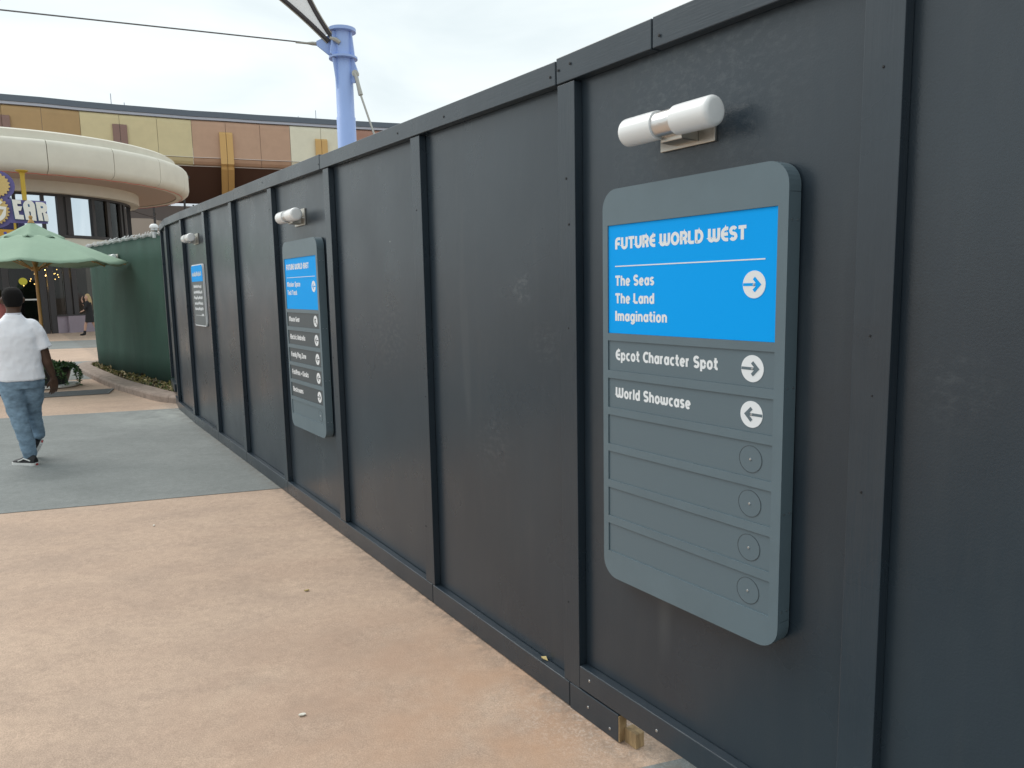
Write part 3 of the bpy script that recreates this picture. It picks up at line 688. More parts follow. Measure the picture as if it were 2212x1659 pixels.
# facade: angles (deg) of frame edges
def vbar(a, w, z0, z1, r0=4.69, r1=4.85, m=None, name='mullion', parent=shop):
    da = math.degrees(w/RF)/2
    return ringpiece([(r0, H(z0)), (r0, H(z1)), (r1, H(z1)), (r1, H(z0))], a-da, a+da, 2, name, m or M['frame'], parent, False)
UPP = [(-90, -78, 1), (-76, -63, 1), (-61.2, -56.2, 1), (-54.7, -44.4, 1), (-43.0, -37.4, 1), (-31, -19.7, 1), (-18.0, -9.7, 0), (-7.3, 2.2, 0), (7.2, 20.4, 1), (22, 34, 0), (36, 48, 1), (50, 62, 0)]
for a0, a1, bl in UPP:
    ringpiece([(4.73, H(4.31)), (4.73, H(5.86)), (4.75, H(5.86)), (4.75, H(4.31))], a0, a1, 6, 'upper_pane', M['mirror'] if bl else M['glass'])
edges = [-30.3]
for (a0, a1, _), (b0, b1, _) in zip(UPP, UPP[1:]):
    w_ = b0-a1
    if w_ > 4: vbar(a1+w_*.22, R(w_*.42)*RF, 4.30, 5.86); vbar(b0-w_*.22, R(w_*.42)*RF, 4.30, 5.86, 4.69, 4.90)
    else: vbar((a1+b0)/2, R(w_)*RF-.004, 4.30, 5.86)

ringpiece([(4.69, H(5.87)), (4.69, H(5.955)), (RF+0.07, H(5.955)), (RF+0.07, H(5.87))], -140, 140, 80, 'head_frame', M['frame'])
ringpiece([(4.69, H(4.18)), (4.69, H(4.295)), (RF+0.08, H(4.295)), (RF+0.08, H(4.18))], -140, 140, 80, 'sill_frame', M['frame'])
ringpiece([(4.69, H(3.35)), (4.69, H(4.175)), (RF+0.02, H(4.175)), (RF+0.02, H(3.35))], -140, 140, 80, 'spandrel', M['cream'])
ringpiece([(4.69, H(3.18)), (4.69, H(3.345)), (RF+0.08, H(3.345)), (RF+0.08, H(3.18))], -140, 140, 80, 'door_head', M['frame'])
LOW = [(-90, -77, .23), (-75.5, -63.5, .23), (-60.7, -48.6, .23), (-42.2, -37.6, .98), (-31.8, -22, .98), (-20, -8, .98), (-6, 8, .98), (10, 24, .98), (26, 40, .98)]
for a0, a1, z0 in LOW: ringpiece([(4.73, H(z0)), (4.73, H(3.18)), (4.75, H(3.18)), (4.75, H(z0))], a0, a1, 6, 'lower_pane', M['glass'])
for (a0, a1, _), (b0, b1, zz_) in zip(LOW, LOW[1:]):
    w_ = b0-a1; z0 = .985 if zz_ > .9 and a1 > -45 else .22
    if w_ > 4: vbar(a1+w_*.23, R(w_*.44)*RF, z0, 3.17); vbar(b0-w_*.23, R(w_*.40)*RF, z0, 3.17, 4.69, 4.90)
    else: vbar((a1+b0)/2, R(w_)*RF-.004, z0, 3.17)
ringpiece([(4.69, 0), (4.69, H(.92)), (5.06, H(.92)), (5.06, 0)], -38.1, 140, 50, 'plinth', M['plum'])
ringpiece([(4.69, 0), (4.69, H(.925)), (4.92, H(.925)), (4.92, 0)], -42.5, -38.15, 3, 'plinth', M['plum'])
ringpiece([(4.68, H(.927)), (4.68, H(.98)), (4.98, H(.98)), (4.98, H(.927))], -42.5, 140, 50, 'window_sill', M['frame'])
ringpiece([(1.6, 0), (1.6, H(6.3)), (1.5, H(6.3)), (1.5, 0)], -150, 150, 40, 'inner_wall', mat('shop_interior', (.05, .035, .03), .8), smooth=False)
ringpiece([(1.6, H(4.15)), (4.66, H(4.15)), (4.66, H(4.05)), (1.6, H(4.05))], -150, 150, 40, 'mezzanine', mat('shop_ceiling', (.06, .05, .045), .8), smooth=False)
ringpiece([(0.5, H(7.6)), (5.3, H(7.6)), (5.3, H(6.5)), (0.5, H(6.5))], -150, 150, 40, 'roof_slab', M['cream'], smooth=False)
def onface(a, r, z): return (r*math.cos(R(a)), r*math.sin(R(a)), H(z))
yd = MB().lathe([(.15, 0), (.15, -.01), (.0002, -.01)], 24, (0, 0, 0), ax='y').build('yellow_door_disc', mat('yellow_sticker', (.55, .50, .04), .5), shop)
yd.matrix_local = Matrix.Translation(onface(-55.1, 4.79, 2.38)) @ Matrix.Rotation(R(-55.1+90), 4, 'Z')
pb = MB().box(-.28, .28, -.03, 0, -.03, .03).build('push_bar', mat('pale_metal', (.6, .6, .58), .4), shop)
pb.matrix_local = Matrix.Translation(onface(-53.0, 4.80, 1.64)) @ Matrix.Rotation(R(-53.0+90), 4, 'Z')
# warm string lights inside
lm = MB()
for i in range(70):
    z = random.uniform(4.40, 5.7); a = -10.5+random.gauss(0, 2.4)*(1.1-.5*(z-4.45)); q = onface(a, 4.35, z); lm.sphere(q, .024, 6, 4)
for i in range(30): q = onface(-47.5+random.gauss(0, 3), 4.3, random.uniform(2.0, 3.1)); lm.sphere(q, .026, 6, 4)
for i in range(14): q = onface(-40+random.gauss(0, 3), 4.2, random.uniform(2.4, 3.1)); lm.sphere(q, .022, 6, 4)
o = lm.build('string_lights', mat('warm_bulb', (.8, .5, .2), .5, emit=(1, .62, .2), estr=9), shop); o['kind'] = 'stuff'
# hanging cable below canopy
mb = MB(); pts = []
for i in range(25):
    t = i/24; a = 24+38*t; r = 4.9+2.4*t; q = onface(a, r, 5.75+.45*t-.30*math.sin(math.pi*t)); pts.append(q)
mb.tube(pts, .018, 5).build('slack_cable', M['frame'], shop)
# ------------------------------------------------------------------ shop sign with gears
SP = Vector((-17.485, 27.751)); sg = empty('shop_sign', (SP.x, SP.y, 4.842), R(32.2)); tag(sg, 'hanging shop sign with white EAR letters, gold gears and purple backing', 'sign')
kx, kz = .001348, .0016
def SX(x): return (x-650)*kx
def SZ(z): return (900-z)*kz
M['purple'] = mat('sign_purple', (.115, .105, .30), .55); M['gold'] = mat('gear_gold', (.60, .44, .17), .5); M['yellow'] = mat('sign_yellow', (.50, .34, .03), .45)
M['letter'] = mat('letter_white', (.80, .80, .74), .5); M['teal'] = mat('letter_side_blue', (.03, .12, .24), .5)
def poly(name, P, y0, y1, m, parent=sg): return MB().prism([(SX(x), SZ(z)) for x, z in P], y0, y1).build(name, m, parent, fix=True)
def gear(cx, cz, r, n, name, m, y0, y1, parent=sg, tooth=.1):
    P = []
    for i in range(n):
        for t, rr in ((0, 1-tooth), (.28, 1-tooth), (.42, 1), (.78, 1), (.92, 1-tooth)):
            a = 2*math.pi*(i+t)/n; P.append((SX(cx)+r*rr*kz*math.cos(a), SZ(cz)+r*rr*kz*math.sin(a)))
    return MB().prism(P, y0, y1).build(name, m, parent, fix=True)
def circ(cx, cz, r, n=36): return [(cx+r*math.cos(2*math.pi*i/n)*kz/kx, cz+r*math.sin(2*math.pi*i/n)) for i in range(n)]
poly('backing', circ(40, 340, 315), .05, .12, M['purple']); poly('backing', circ(-110, 900, 390), .051, .121, M['purple'])
poly('backing', [(-100, 640), (1090, 660), (1090, 1165), (-100, 1165)], .04, .119, M['purple'])
gear(-10, 340, 268, 20, 'small_gear', M['gold'], -.02, .049); gear(-150, 900, 330, 26, 'large_gear', M['gold'], -.06, .039, tooth=.09)
# the white G on the large gear
mb = MB(); gp = [(-150+235*math.cos(R(t))*kz/kx, 900-235*math.sin(R(t))) for t in range(38, 346, 11)]
pts = [Vector((SX(x), SZ(z))) for x, z in gp]+[Vector((SX(-150+250*kz/kx), SZ(855))), Vector((SX(-120), SZ(835)))]
Lp = []; Rp = []
for i, q in enumerate(pts):
    t = (pts[min(i+1, len(pts)-1)]-pts[max(i-1, 0)]).normalized(); n_ = Vector((-t.y, t.x))*.062; Lp.append(q+n_); Rp.append(q-n_)
n_ = len(pts); mb.add([(q.x, -.11, q.y) for q in Lp+Rp]+[(q.x, -.061, q.y) for q in Lp+Rp],
   [(i, i+n_, i+1+n_, i+1) for i in range(n_-1)]+[(2*n_+i, i, i+1, 2*n_+i+1) for i in range(n_-1)]+[(n_+i, 3*n_+i, 3*n_+i+1, n_+i+1) for i in range(n_-1)]+[(0, 2*n_, 3*n_, n_), (n_-1, 2*n_-1, 4*n_-1, 3*n_-1)])
mb.build('letter_g', M['letter'], sg, fix=True)
def block_letter(P, holes, name):
    poly(name, P, -.07, .035, M['letter'])
    for h in holes: poly('letter_counter', h, -.0725, -.0705, M['teal'])
    poly('letter_side', [(x-18, z+8) for x, z in P], -.02, .0385, M['teal'])
block_letter([(315, 650), (515, 668), (515, 745), (425, 745), (430, 800), (530, 800), (495, 895), (440, 895), (448, 985), (545, 992), (548, 1092), (350, 1082)], [], 'letter_e')
arcA = [(690-135*math.cos(R(t)), 790-135*math.sin(R(t))) for t in range(0, 181, 15)]
block_letter([(590, 1095)]+[(555, 800)]+arcA+[(832, 1112), (720, 1105), (712, 910), (678, 905), (690, 1100)], [[(665, 745), (700, 745), (706, 805), (668, 805)]], 'letter_a')
arcR = [(980+125*math.cos(R(t)), 815-125*math.sin(R(t))) for t in range(80, -61, -14)]
block_letter([(845, 685)]+arcR+[(1105, 960), (1112, 1115), (1015, 1113), (995, 930), (965, 925), (985, 1110), (880, 1105)], [[(950, 780), (1005, 782), (1005, 826), (955, 824)]], 'letter_r')
def post(x, z0, z1, r, name): MB().tube([(SX(x), .08, SZ(z0)), (SX(x), .08, SZ(z1))], r, 12).build(name, M['yellow'], sg, True)
post(604, 655, 100, .075, 'hanger_post')
MB().lathe([(.075, 0), (.09, .1), (.2, .17), (.2, .195), (.0002, .195)], 20, (SX(604), .08, SZ(100)-.02)).build('hanger_flange', M['yellow'], sg, True)
post(-300, 655, -80, .075, 'hanger_post'); post(325, 1160, 1310, .04, 'lower_post')
poly('yellow_board', [(-500, 1300), (330, 1320), (330, 1500), (-500, 1500)], .04, .12, mat('board_orange', (.55, .30, .03), .5))
poly('blue_dot', circ(90, 1395, 30, 12), .03, .0395, mat('dot_blue', (.06, .07, .40), .5))
# ------------------------------------------------------------------ far building with coloured fascia
FX = [(0, 223.7, -33.53, 51.44), (0, 0, -31.51, 52.48), (0, 0, -29.62, 53.73), (0, 0, -27.5, 54.94), (0, 0, -25.34, 56.01), (0, 0, -23.29, 57.09), (0, 0, -21.09, 57.92), (0, 0, -18.85, 58.92), (0, 0, -16.78, 59.69), (0, 0, -14.62, 60.6), (0, 0, -12.28, 61.55), (0, 0, -9.9, 62.4), (0, 0, -7.5, 63.2), (0, 0, -5.0, 63.9)]
fx = [Vector((-37.9, 48.7)), Vector((-35.6, 50.15))]+[Vector((p[2], p[3])) for p in FX]
rb_ = empty('ring_building', (fx[0].x, fx[0].y, gz)); tag(rb_, 'long curved building with fascia panels in ochre, cream and terracotta and brown soffit', 'building')
cols = {'ochre': (.40, .27, .13), 'butter': (.60, .53, .32), 'clay': (.47, .31, .22), 'ivory': (.70, .69, .56), 'rust': (.36, .2, .15)}
seq = ['ochre', 'ochre', 'ochre', 'ochre', 'butter', 'butter', 'butter', 'clay', 'clay', 'clay', 'ivory', 'ivory', 'rust', 'rust', 'rust']
PM = {k: mat('panel_'+k, c, .6, var=.05, vscale=1.5) for k, c in cols.items()}
out = []
for i in range(len(fx)):
    t = (fx[min(i+1, len(fx)-1)]-fx[max(i-1, 0)]).normalized(); out.append(Vector((t.y, -t.x)))
def strip(name, prof, i, m, gap=.012, closed=True):
    a, b = fx[i], fx[i+1]; t = (b-a).normalized()*gap; v = []; n = len(prof)
    for q, nn in ((a+t, out[i]), (b-t, out[i+1])):
        for d, z in prof: w = q+nn*d-fx[0]; v.append((w.x, w.y, H(z)))
    f = [(k, k+1, n+k+1, n+k) for k in range(n-1)]
    if closed: f += [(n-1, 0, n, 2*n-1), tuple(range(n-1, -1, -1)), tuple(range(n, 2*n))]
    return MB().add(v, f).build(name, m, rb_, fix=True, smooth=False)
fprof = [(-.5, 14.5), (-.12, 14.48), (-.03, 14.38), (0, 14.2), (0, 11.80), (-.06, 11.78)]
lprof = [(-.07, 11.77), (-.04, 11.74), (-.16, 11.52), (-.34, 11.36), (-.7, 11.27)]
M['silver'] = mat('silver_trim', (.75, .74, .72), .4)
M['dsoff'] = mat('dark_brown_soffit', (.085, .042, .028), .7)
M['roofedge'] = mat('roof_edge_slate', (.10, .13, .17), .5); M['flash'] = mat('roof_flashing', (.42, .46, .55), .4)
for i in range(len(fx)-1):
    strip('fascia_panel', fprof+[(-.5, 11.781)], i, PM[seq[i]])
    strip('lower_panel', lprof+[(-.7, 11.77)], i, PM[seq[i]])
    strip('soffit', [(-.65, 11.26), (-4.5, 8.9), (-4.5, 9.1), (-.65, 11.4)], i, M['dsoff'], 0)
    strip('roof_edge', [(.10, 14.72), (.10, 15.12), (-.6, 15.12), (-.6, 14.72)], i, M['roofedge'], 0)
    strip('roof_flashing', [(.03, 14.53), (.03, 14.71), (-.55, 14.71), (-.55, 14.53)], i, M['flash'], 0)
    strip('trim_strip', [(.02, 11.785), (.02, 11.81), (.001, 11.81), (.001, 11.785)], i, M['silver'], 0)
    strip('trim_strip', [(-.50, 11.235), (-.50, 11.262), (-.64, 11.262), (-.64, 11.235)], i, M['silver'], 0)
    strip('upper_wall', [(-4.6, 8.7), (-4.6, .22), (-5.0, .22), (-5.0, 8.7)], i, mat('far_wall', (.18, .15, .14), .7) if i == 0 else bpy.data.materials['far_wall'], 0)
    strip('roof', [(-.6, 15.1), (-14, 15.3), (-14, 14.9), (-.6, 14.8)], i, M['roofedge'], 0)
M['br_ochre'] = mat('bracket_ochre', (.58, .37, .14), .6); M['br_plum'] = mat('bracket_plum', (.24, .15, .13), .6)
def bracket(i, m, ztop, full):
    q = fx[i]; nn = out[i]; t = Vector((nn.y, -nn.x))*-1
    for s in (-1, 1):
        v = []
        prof = [(.002, ztop+.05), (.22, ztop-.1), (.22, 11.35), (-4.3, 8.95), (-4.6, 8.6), (-4.6, 7.9), (-.15, 11.0), (.0021, 11.3)] if full else [(.002, ztop+.05), (.15, ztop-.05), (.15, 12.0), (.002, 11.9)]
        for e in (.015, .46):
            for d, z in prof: w = q+nn*d+t*(e*s)-fx[0]; v.append((w.x, w.y, H(z)))
        n = len(prof); f = [tuple(range(n)), tuple(range(2*n-1, n-1, -1))]+[(k, k+n, (k+1) % n+n, (k+1) % n) for k in range(n)]
        MB().add(v, f).build('bracket', m, rb_, fix=True)
bracket(2, M['br_plum'], 13.75, False); bracket(5, M['br_plum'], 13.75, False); bracket(8, M['br_ochre'], 13.65, True); bracket(11, M['br_ochre'], 13.55, True); bracket(14, M['br_ochre'], 13.5, True)
for (k, hgt) in ((4.9, 1.0), (5.2, .45), (10.4, .35), (11.0, .9)):
    q = fx[int(k)].lerp(fx[int(k)+1], k % 1)+out[int(k)]*-2-fx[0]
    MB().tube([(q.x, q.y, H(15.1)), (q.x, q.y, H(15.3+hgt))], .03, 5).build('roof_rod', M['flash'], rb_)
# ------------------------------------------------------------------ blue mast with tension rigging
MP = Vector((-3.45, 16.64)); mz = zg(*MP); ms = empty('blue_mast', (MP.x, MP.y, mz)); tag(ms, 'tall pale blue steel mast with flanged top standing behind the fence', 'mast')
M['mast'] = mat('pale_blue_paint', (.32, .46, .82), .42, var=.03, vscale=2)
hz_ = lambda z: z-mz
MB().lathe([(.20, 0), (.20, hz_(5.42)), (.185, hz_(5.44)), (.185, hz_(7.20)), (.0002, hz_(7.20))], 28).build('column', M['mast'], ms, True)
MB().lathe([(.186, hz_(7.17)), (.29, hz_(7.17)), (.29, hz_(7.235)), (.0002, hz_(7.24))], 32).build('top_flange', M['mast'], ms)
MB().lathe([(.186, hz_(6.62)), (.30, hz_(6.62)), (.30, hz_(6.66)), (.186, hz_(6.66))], 32).build('collar', M['mast'], ms)
def plate(P, az, name='gusset_plate', th=.02):
    o = MB().prism([(x, hz_(z)) for x, z in P], -th, th).build(name, M['mast'], ms, fix=True); o.rotation_euler = (0, 0, az); return o
azl = math.atan2(-9.16--3.9, 1) ; va = math.atan2(.2, -.98)
plate([(.15, 7.13), (.30, 7.08), (.54, 6.95), (.54, 6.87), (.30, 6.69), (.15, 6.665)], math.atan2(-.30, -.95))
plate([(.15, 7.15), (.24, 7.15), (.33, 6.68), (.30, 6.665), (.15, 6.665)], math.atan2(-.75, -.66))
plate([(.15, 6.61), (.27, 6.61), (.15, 5.75)], math.atan2(-.75, -.66))
plate([(.15, 7.16), (.22, 7.16), (.27, 6.665), (.15, 6.665)], math.atan2(-.3, .95))
plate([(.15, 6.61), (.24, 6.61), (.33, 6.35), (.33, 6.22), (.26, 6.12), (.15, 6.12)], math.atan2(-.3, .95))
M['rigging'] = mat('galvanised_fitting', (.42, .42, .39), .45, metal=.7)
c0 = Vector((-.50, -.12, hz_(6.91))); c1 = Vector((-38.3, -15.96, hz_(7.15)))
MB().tube([c0.lerp(c1, t)+Vector((0, 0, -.03*math.sin(math.pi*t))) for t in [i/24 for i in range(25)]], .014, 6).build('stay_cable', mat('steel_cable', (.12, .12, .13), .5), ms, True)
MB().tube([c0+Vector((.06, .02, 0)), c0+Vector((-.1, -.04, 0)), c0+Vector((-.2, -.08, -.005)), c0+Vector((-.42, -.17, -.01))], [.04, .04, .024, .02], 8).build('cable_socket', M['rigging'], ms, True)
e0 = Vector((.265, -.10, hz_(6.30)))
MB().lathe([(.0002, -.045), (.07, -.045), (.07, .045), (.0002, .045)], 16, (0, 0, 0), ax='y').build('pin', M['rigging'], ms, True).location = e0
e1 = Vector((.36, -.13, hz_(5.86)))
for s in (-1, 1): MB().tube([e0+Vector((.0, .04*s, .0)), e0.lerp(e1, .45)+Vector((0, .04*s, 0)), e1], [.04, .035, .05], 8).build('clevis', M['rigging'], ms, True)
MB().tube([e1, e1+Vector((.85, -.15, -2.7))], .022, 8).build('tie_rod', M['rigging'], ms, True)
# tensile fabric going up and left
tf = empty('tension_membrane', (MP.x, MP.y, hz_(7.1))); tag(tf, 'translucent membrane between two laced dark edge cables rising from the blue mast', 'canopy')
a0 = Vector((-.26, -.12, .07)); b0 = Vector((-.17, -.14, .10)); a1 = Vector((-1.34, -.5, 1.02)); b1 = Vector((-.70, -.45, 1.12))
A = lambda t: a0.lerp(a1, t)+Vector((.06, 0, -.02))*math.sin(math.pi*min(t, 1))*1; B = lambda t: b0.lerp(b1, t)+Vector((-.03, 0, -.02))*math.sin(math.pi*min(t, 1))
M['lace'] = mat('dark_lacing', (.05, .045, .05), .7, var=.5, vscale=60)
for fn, nm in ((A, 'edge_cable'), (B, 'edge_cable')):
    off = Vector((-.045, 0, -.03)) if fn is A else Vector((.05, 0, .02))
    MB().tube([fn(t/24*4.2)+off for t in range(25)], .015, 6).build(nm, M['rigging'], tf, True)
    MB().tube([fn(t/24*4.2) for t in range(25)], .042, 7).build('laced_edge', M['lace'], tf, True)
v = []; f = []
for i in range(25):
    t = .12+i/24*4.08
    for k in range(5): q = A(t).lerp(B(t), k/4); v.append(q+Vector((0, .03*math.sin(math.pi*k/4), 0)))
for i in range(24):
    for k in range(4): a = i*5+k; f.append((a, a+1, a+6, a+5))
mm_ = mat('membrane_fabric', (.62, .64, .66), .7); N_, K_, b_ = nodes(mm_); tr = N_.new('ShaderNodeBsdfTranslucent'); tr.inputs[0].default_value = (.7, .73, .75, 1)
xx = N_.new('ShaderNodeMixShader'); xx.inputs[0].default_value = .55; K_.new(b_.outputs[0], xx.inputs[1]); K_.new(tr.outputs[0], xx.inputs[2]); K_.new(xx.outputs[0], N_['Material Output'].inputs[0])
mesh('membrane', v, f, mm_, tf, True)
MB().tube([(-.02, -.17, .02), (-.10, -.19, .08), (-.22, -.2, .12)], [.05, .055, .03], 8).build('shackle', M['rigging'], tf, True)
# ------------------------------------------------------------------ distant things under the soffit gap
gv_ = empty('glass_pavilion', (-42, 101, gz)); tag(gv_, 'distant pale glass roofed pavilion seen below the round canopy', 'building')
gm = mat('pale_glazing', (.55, .60, .66), .3)
MB().hexa([(-8, 0, 0), (3.2, 0, 0), (3.2, 8, 0), (-8, 8, 0), (-8, 0, 11.3), (3.2, 0, 11.3), (3.2, 8, 11.3), (-8, 8, 11.3)]).build('walls', gm, gv_)
MB().hexa([(-8.3, -.3, 11.31), (3.4, -.3, 11.31), (3.4, 8.3, 11.31), (-8.3, 8.3, 11.31), (-5, 2, 14.6), (.6, 2, 14.6), (.6, 6, 14.6), (-5, 6, 14.6)]).build('roof', mat('pale_roof', (.60, .64, .70), .4), gv_)
for k in range(8): MB().box(-7.6+k*1.4, -7.45+k*1.4, -.08, -.01, 0, 11.2).build('glazing_bar', M['flash'], gv_)
tw = empty('tan_wall_building', (-27.5, 55.2, gz)); tag(tw, 'low tan rendered building with rounded top beside the shop', 'building')
P = [(-3.5, 0), (2.2, 0), (2.2, 6.55), (2.0, 6.85), (1.5, 7.0), (.4, 7.05), (-3.5, 7.05)]
MB().prism(P, 0, 6).build('wall', mat('tan_render', (.36, .31, .27), .8), tw, fix=True)
MB().box(-3.5, 2.1, -.06, -.001, 5.2, 5.35).build('string_course', M['curb'], tw)
lb = empty('low_block', (-31.2, 68.5, gz)); tag(lb, 'distant low block with a blue-violet wall behind the dark fence', 'building')
MB().box(-3, 2.6, 0, 5, 0, 8.25).build('wall', mat('blue_violet', (.16, .17, .34), .7), lb); MB().box(-3.1, 2.7, -.1, 5.1, 8.255, 8.5).build('coping', M['roofedge'], lb)
for (x, y, lab) in ((-25.1, 54.0, 'thin dark lamp pole standing beside the tan building'), (-23.45, 55.3, 'thin dark pole below the right end of the round canopy')):
    lp = empty('light_pole', (x, y, gz)); tag(lp, lab, 'pole', 'distant poles')
    MB().tube([(0, 0, 0), (0, 0, 9.8)], [.10, .075], 8).build('shaft', M['frame'], lp); MB().box(-.5, .5, -.1, .1, 9.8, 9.95).build('head', M['frame'], lp)
tl = [mat('tree_leaf_%d' % i, c, .6) for i, c in enumerate(((.10, .12, .04), (.16, .17, .06), (.06, .08, .03)))]
for (x, y, zc, rr, hh, lab) in ((-33.3, 73.2, 9.6, 1.25, 1.6, 'yellow-green tree behind the round canopy'), (-30.6, 72.5, 9.1, .9, .9, 'small dark shrub-like tree right of the yellow-green tree')):
    te = empty('distant_tree', (x, y, gz)); tag(te, lab, 'tree', 'distant trees')
    MB().tube([(0, 0, 0), (.1, 0, 4), (0, 0, zc-gz)], [.2, .15, .06], 7).build('trunk', M['wood'], te)
    pts = []
    for c in range(14):
        cx, cy, cz = random.gauss(0, rr*.5), random.gauss(0, rr*.5), zc-gz+random.uniform(-hh, hh)*.75
        for i in range(70): pts.append(((cx+random.gauss(0, rr*.24), cy+random.gauss(0, rr*.24), cz+random.gauss(0, hh*.2)), (0, 0, .1)))
    leaf_mesh('crown', pts, [(tl[0], 2), (tl[1], 2), (tl[2], 1.5)], te, (.12, .28))
# ------------------------------------------------------------------ people
def soft(name, mb, m, parent, voxel, sm=5, wr=None):
    o = mb.build(name, m, parent, True)
    r = o.modifiers.new('remesh', 'REMESH'); r.mode = 'VOXEL'; r.voxel_size = voxel; r.use_smooth_shade = True
    s_ = o.modifiers.new('smooth', 'SMOOTH'); s_.factor = .5; s_.iterations = sm
    if wr:
        tx = bpy.data.textures.new(name+'_folds', 'CLOUDS'); tx.noise_scale = wr[0]; tx.noise_depth = 2
        d_ = o.modifiers.new('folds', 'DISPLACE'); d_.texture = tx; d_.strength = wr[1]; d_.mid_level = .5; d_.texture_coords = 'LOCAL'
    return o
def chain(mb, pts, n=14):
    for (x, y, z, r) in pts: mb.sphere((x, y, z), r, n, 10)
    for a, b in zip(pts, pts[1:]):
        d_ = Vector(b[:3])-Vector(a[:3])
        if d_.length < 1e-4: continue
        mb.tube([a[:3], b[:3]], [a[3], b[3]], n)
    return mb
def loft(mb, rings, n=24, cap=True):   # rings: (cx,cy,z,rx,ry)
    v = []; f = []
    for cx, cy, z, rx, ry in rings:
        for k in range(n):
            a = 2*math.pi*k/n; e = 2.4
            ca, sa = math.cos(a), math.sin(a)
            v.append((cx+rx*math.copysign(abs(ca)**(2/e), ca), cy+ry*math.copysign(abs(sa)**(2/e), sa), z))
    for i in range(len(rings)-1):
        for k in range(n): f.append((i*n+k, i*n+(k+1) % n, (i+1)*n+(k+1) % n, (i+1)*n+k))
    if cap: f.append(tuple(range(n-1, -1, -1))); f.append(tuple((len(rings)-1)*n+k for k in range(n)))
    return mb.add(v, f)
def fingers(mb, wrist, down, side, back, s=1.0):
    """hand hanging from wrist: palm and five separate fingers"""
    w = Vector(wrist); D = Vector(down).normalized(); S = Vector(side).normalized(); B = Vector(back).normalized()
    pc = w+D*.045*s
    for k in range(-3, 4):
        chain(mb, [(*(w+S*k*.006*s), .017*s), (*(pc+S*k*.0105*s), .013*s), (*(w+D*.085*s+S*k*.011*s), .0115*s)], 8)
    for i, (off, ln) in enumerate(((-.033, .070), (-.011, .080), (.011, .076), (.033, .060))):
        b = w+D*.085*s+S*off*s; k1 = b+(D*.94+B*.18+S*off*2.0)*ln*.42*s; k2 = k1+(D*.85+B*.5+S*off*1.0)*ln*.33*s; k3 = k2+(D*.65+B*.75)*ln*.25*s
        chain(mb, [(*b, .0098*s), (*k1, .0088*s), (*k2, .008*s), (*k3, .007*s)], 8)
    b = w+D*.03*s-S*.034*s; k1 = b+(D*.7-S*.5+B*.4)*.036*s; k2 = k1+(D*.9-S*.1+B*.3)*.03*s
    chain(mb, [(*(w+D*.012*s-S*.018*s), .015*s), (*b, .0135*s), (*k1, .0105*s), (*k2, .0085*s)], 8)
skin_d = mat('dark_skin', (.085, .045, .028), .5, spec=.4, var=.15, vscale=14)
man = empty('person', (-4.698, 7.026, .1355), R(33.77)); tag(man, 'person in white t-shirt and blue jeans walking away, seen from behind', 'person')
mb = MB()
# head, neck, torso core, arms, legs -> one continuous body
loft(mb, [(.038, .03, 1.475, .05, .055), (.038, .03, 1.52, .066, .078), (.038, .03, 1.56, .076, .092), (.038, .03, 1.60, .080, .098), (.038, .03, 1.64, .078, .095), (.038, .028, 1.67, .064, .08), (.038, .025, 1.69, .035, .045)], 20)
chain(mb, [(.038, .115, 1.575, .018), (.038, .125, 1.552, .02)])                  # nose (faces away)
chain(mb, [(.038, .10, 1.515, .03), (.038, .105, 1.50, .03)])                     # chin, mouth
for s in (-1, 1):
    chain(mb, [(.038+s*.079, .028, 1.60, .013), (.038+s*.086, .016, 1.585, .015), (.038+s*.082, .022, 1.562, .011)], 8)    # ears
loft(mb, [(.03, .0, 1.36, .075, .07), (.028, .005, 1.42, .062, .062), (.034, .015, 1.48, .056, .060), (.036, .02, 1.53, .054, .058)], 18)
loft(mb, [(.04, .0, .80, .15, .10), (.04, 0, .95, .15, .105), (.035, 0, 1.15, .165, .11), (.03, 0, 1.30, .155, .09), (.03, 0, 1.39, .09, .07)])
chain(mb, [(.19, .0, 1.31, .06), (.235, -.01, 1.12, .048), (.262, -.012, .975, .043), (.287, .02, .88, .034), (.300, .035, .825, .026)])
fingers(mb, (.302, .038, .815), (-.02, .06, -1), (.75, .6, 0), (-.35, .5, 0), 1.02)
chain(mb, [(-.125, .0, 1.31, .06), (-.185, .03, 1.12, .048), (-.20, .05, .975, .043), (-.19, .12, .88, .034), (-.185, .15, .825, .026)])
fingers(mb, (-.185, .155, .815), (0, .1, -1), (-.75, .6, 0), (.35, .5, 0), 1.02)
chain(mb, [(-.05, 0, .82, .085), (-.009, -.03, .46, .055), (.045, 0, .10, .042)]); chain(mb, [(.12, .02, .82, .085), (.105, .12, .51, .055), (.135, .19, .26, .04)])
soft('body', mb, skin_d, man, .0062, 3)
# hair cap
hb = MB(); loft(hb, [(.038, .0, 1.505, .045, .03), (.038, -.004, 1.53, .066, .066), (.038, .004, 1.56, .077, .084), (.038, .012, 1.60, .085, .098), (.038, .018, 1.64, .083, .100), (.038, .02, 1.672, .070, .088), (.038, .02, 1.695, .045, .058), (.038, .02, 1.704, .015, .02)], 22)
soft('hair', hb, mat('black_hair', (.010, .009, .009), .85, spec=.2, bump=.9, bscale=170), man, .008, 3)
